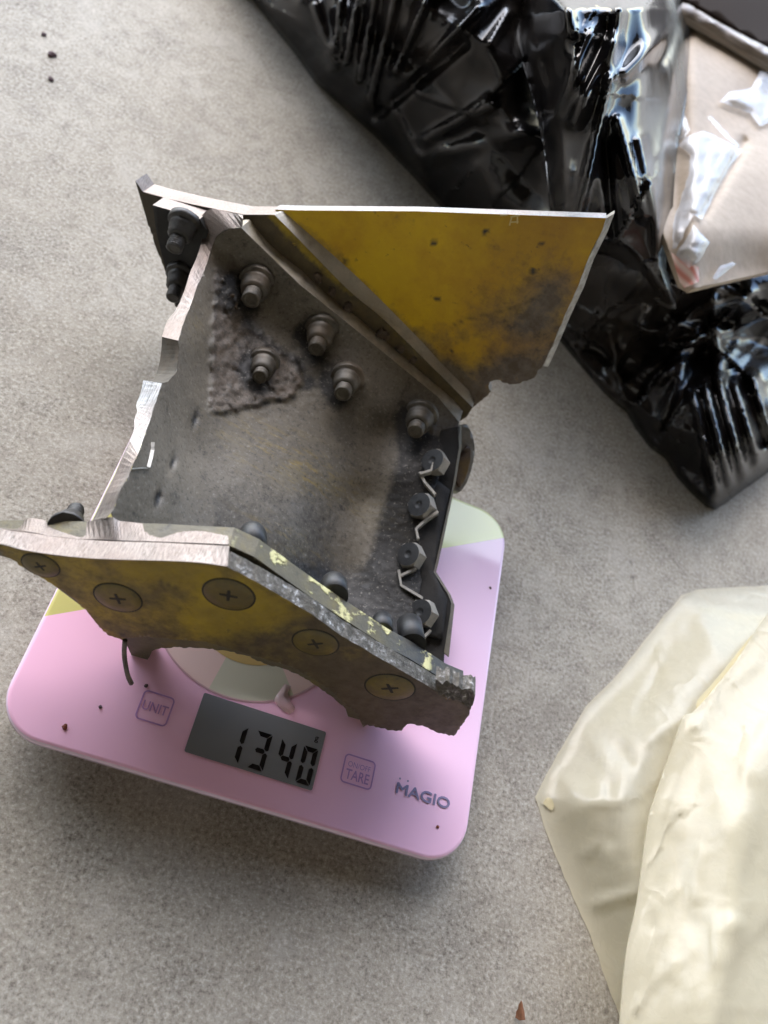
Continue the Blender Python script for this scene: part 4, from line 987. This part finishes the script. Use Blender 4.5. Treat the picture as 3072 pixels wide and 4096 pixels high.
def low_h(x, y):
    d = polyd(x, y, low, True); e = smoothstep(0, 130, d)
    h = 0.0004 + 0.022*smoothstep(0, 330, d) + e*0.000004*crumple(x, y, C4, 120, 6) + e*0.000003*crumple(x, y, C5, 50, 7)
    for a, b, w, am in LF:
        dd = segd(x, y, a, b)
        if dd < w*2.5: h += 0.42*am*e*math.exp(-(dd/w)**2)
    return h
lowp = rough_line(low, 40, 3, True)
sheet('lower_layer', lowp, 22, lambda x, y: at_z(x, y, low_h(x, y)), None, ['cream'], cb)
up = smooth_line([(3220,2330),(3072,2453),(2943,2646),(2788,2834),(2737,2862),(2711,2928),(2651,3100),(2600,3254),(2574,3417),(2548,3614),(2514,3768),(2497,3888),(2480,4096),(2475,4250)], 5)
UF = [((2740,2870),(2800,2900),26,.003),((2800,2900),(2900,3300),40,.004),((2960,3250),(2930,3700),50,.006),((2990,3100),(3080,2900),40,.004),((2850,3650),(2870,3850),24,.004),((2930,3700),(2840,4100),46,.006),((2620,3600),(2700,3900),24,.003),((2600,3750),(2560,4050),20,.003),((2660,3300),(2760,3700),30,-.003),((2800,3400),(2780,3600),20,.003)]
C6 = creases(51, 4, 240, 520); C7 = creases(52, 5, 60, 170)
upedge = up
def up_h(x, y):
    d = polyd(x, y, upedge); e = smoothstep(0, 60, d)
    h = 0.032 + 0.020*smoothstep(0, 420, d) + e*0.000003*crumple(x, y, C6, 100, 9) + e*0.000003*crumple(x, y, C7, 50, 10)*smoothstep(3100, 3700, y)
    for a, b, w, am in UF:
        dd = segd(x, y, a, b)
        if dd < w*2.5: h += 0.2*am*e*math.exp(-(dd/w)**2)
    return h
sheet('upper_layer', up + [(3220,4250)], 20, lambda x, y: at_z(x, y, up_h(x, y)), lambda p, x, y: p-Vector((0,0,0.0007)), ['cream'], cb)
# inner turned-back strip between the layers
m = Mat('cream_film_inner', rough=0.35, color=sRGB(218,206,166)); MT['creamin'] = m.m
sheet('turned_strip', [(3200,2420),(3060,2478),(2990,2560),(2880,2700),(2790,2800),(2780,2850),(2800,2880),(2950,2660),(3072,2480)], 22, lambda x, y: at_z(x, y, 0.030), None, ['creamin'], cb)
# torn hole at the tip of the bag
sheet('tear', smooth_line([(2172,3212),(2190,3190),(2208,3200),(2216,3225),(2206,3240),(2190,3230),(2172,3212)], 3)[:-1], 12, lambda x, y: at_z(x, y, low_h(x, y)+0.0008), None, ['creamin'], cb)

# ------------------------------------------------------------------ dry leaf scrap and grit on the floor
m = Mat('dry_leaf', rough=0.7); MT['leaf'] = m.m
a = m.noise(160, 4, 0.6); m.col(m.ramp(a, [(0.3, sRGB(112,72,48)), (0.7, sRGB(158,110,80))]))
lo = sheet('dry_leaf', rough_line([(2062,4070),(2076,4020),(2086,4002),(2096,4040),(2102,4080),(2080,4082)], 12, 3, True), 12, lambda x, y: at_z(x, y, 0.001+0.004*smoothstep(2062, 2090, x)), lambda p, x, y: p-Vector((0,0,0.0004)), ['leaf'], None)
tag(center_origin(lo), 'small brown dry leaf scrap on the concrete at the bottom', 'dry leaf')
for k, (x, y, r, lab) in enumerate(((208,222,.0026,'dark grit crumb on the pale concrete at the top left'),(205,320,.0018,'tiny dark crumb below the grit at the top left'),(176,140,.0018,'tiny dark crumb above the grit at the top left'))):
    crumb(x, y, r, 'crumb2', 0.0, lab, 'grit')
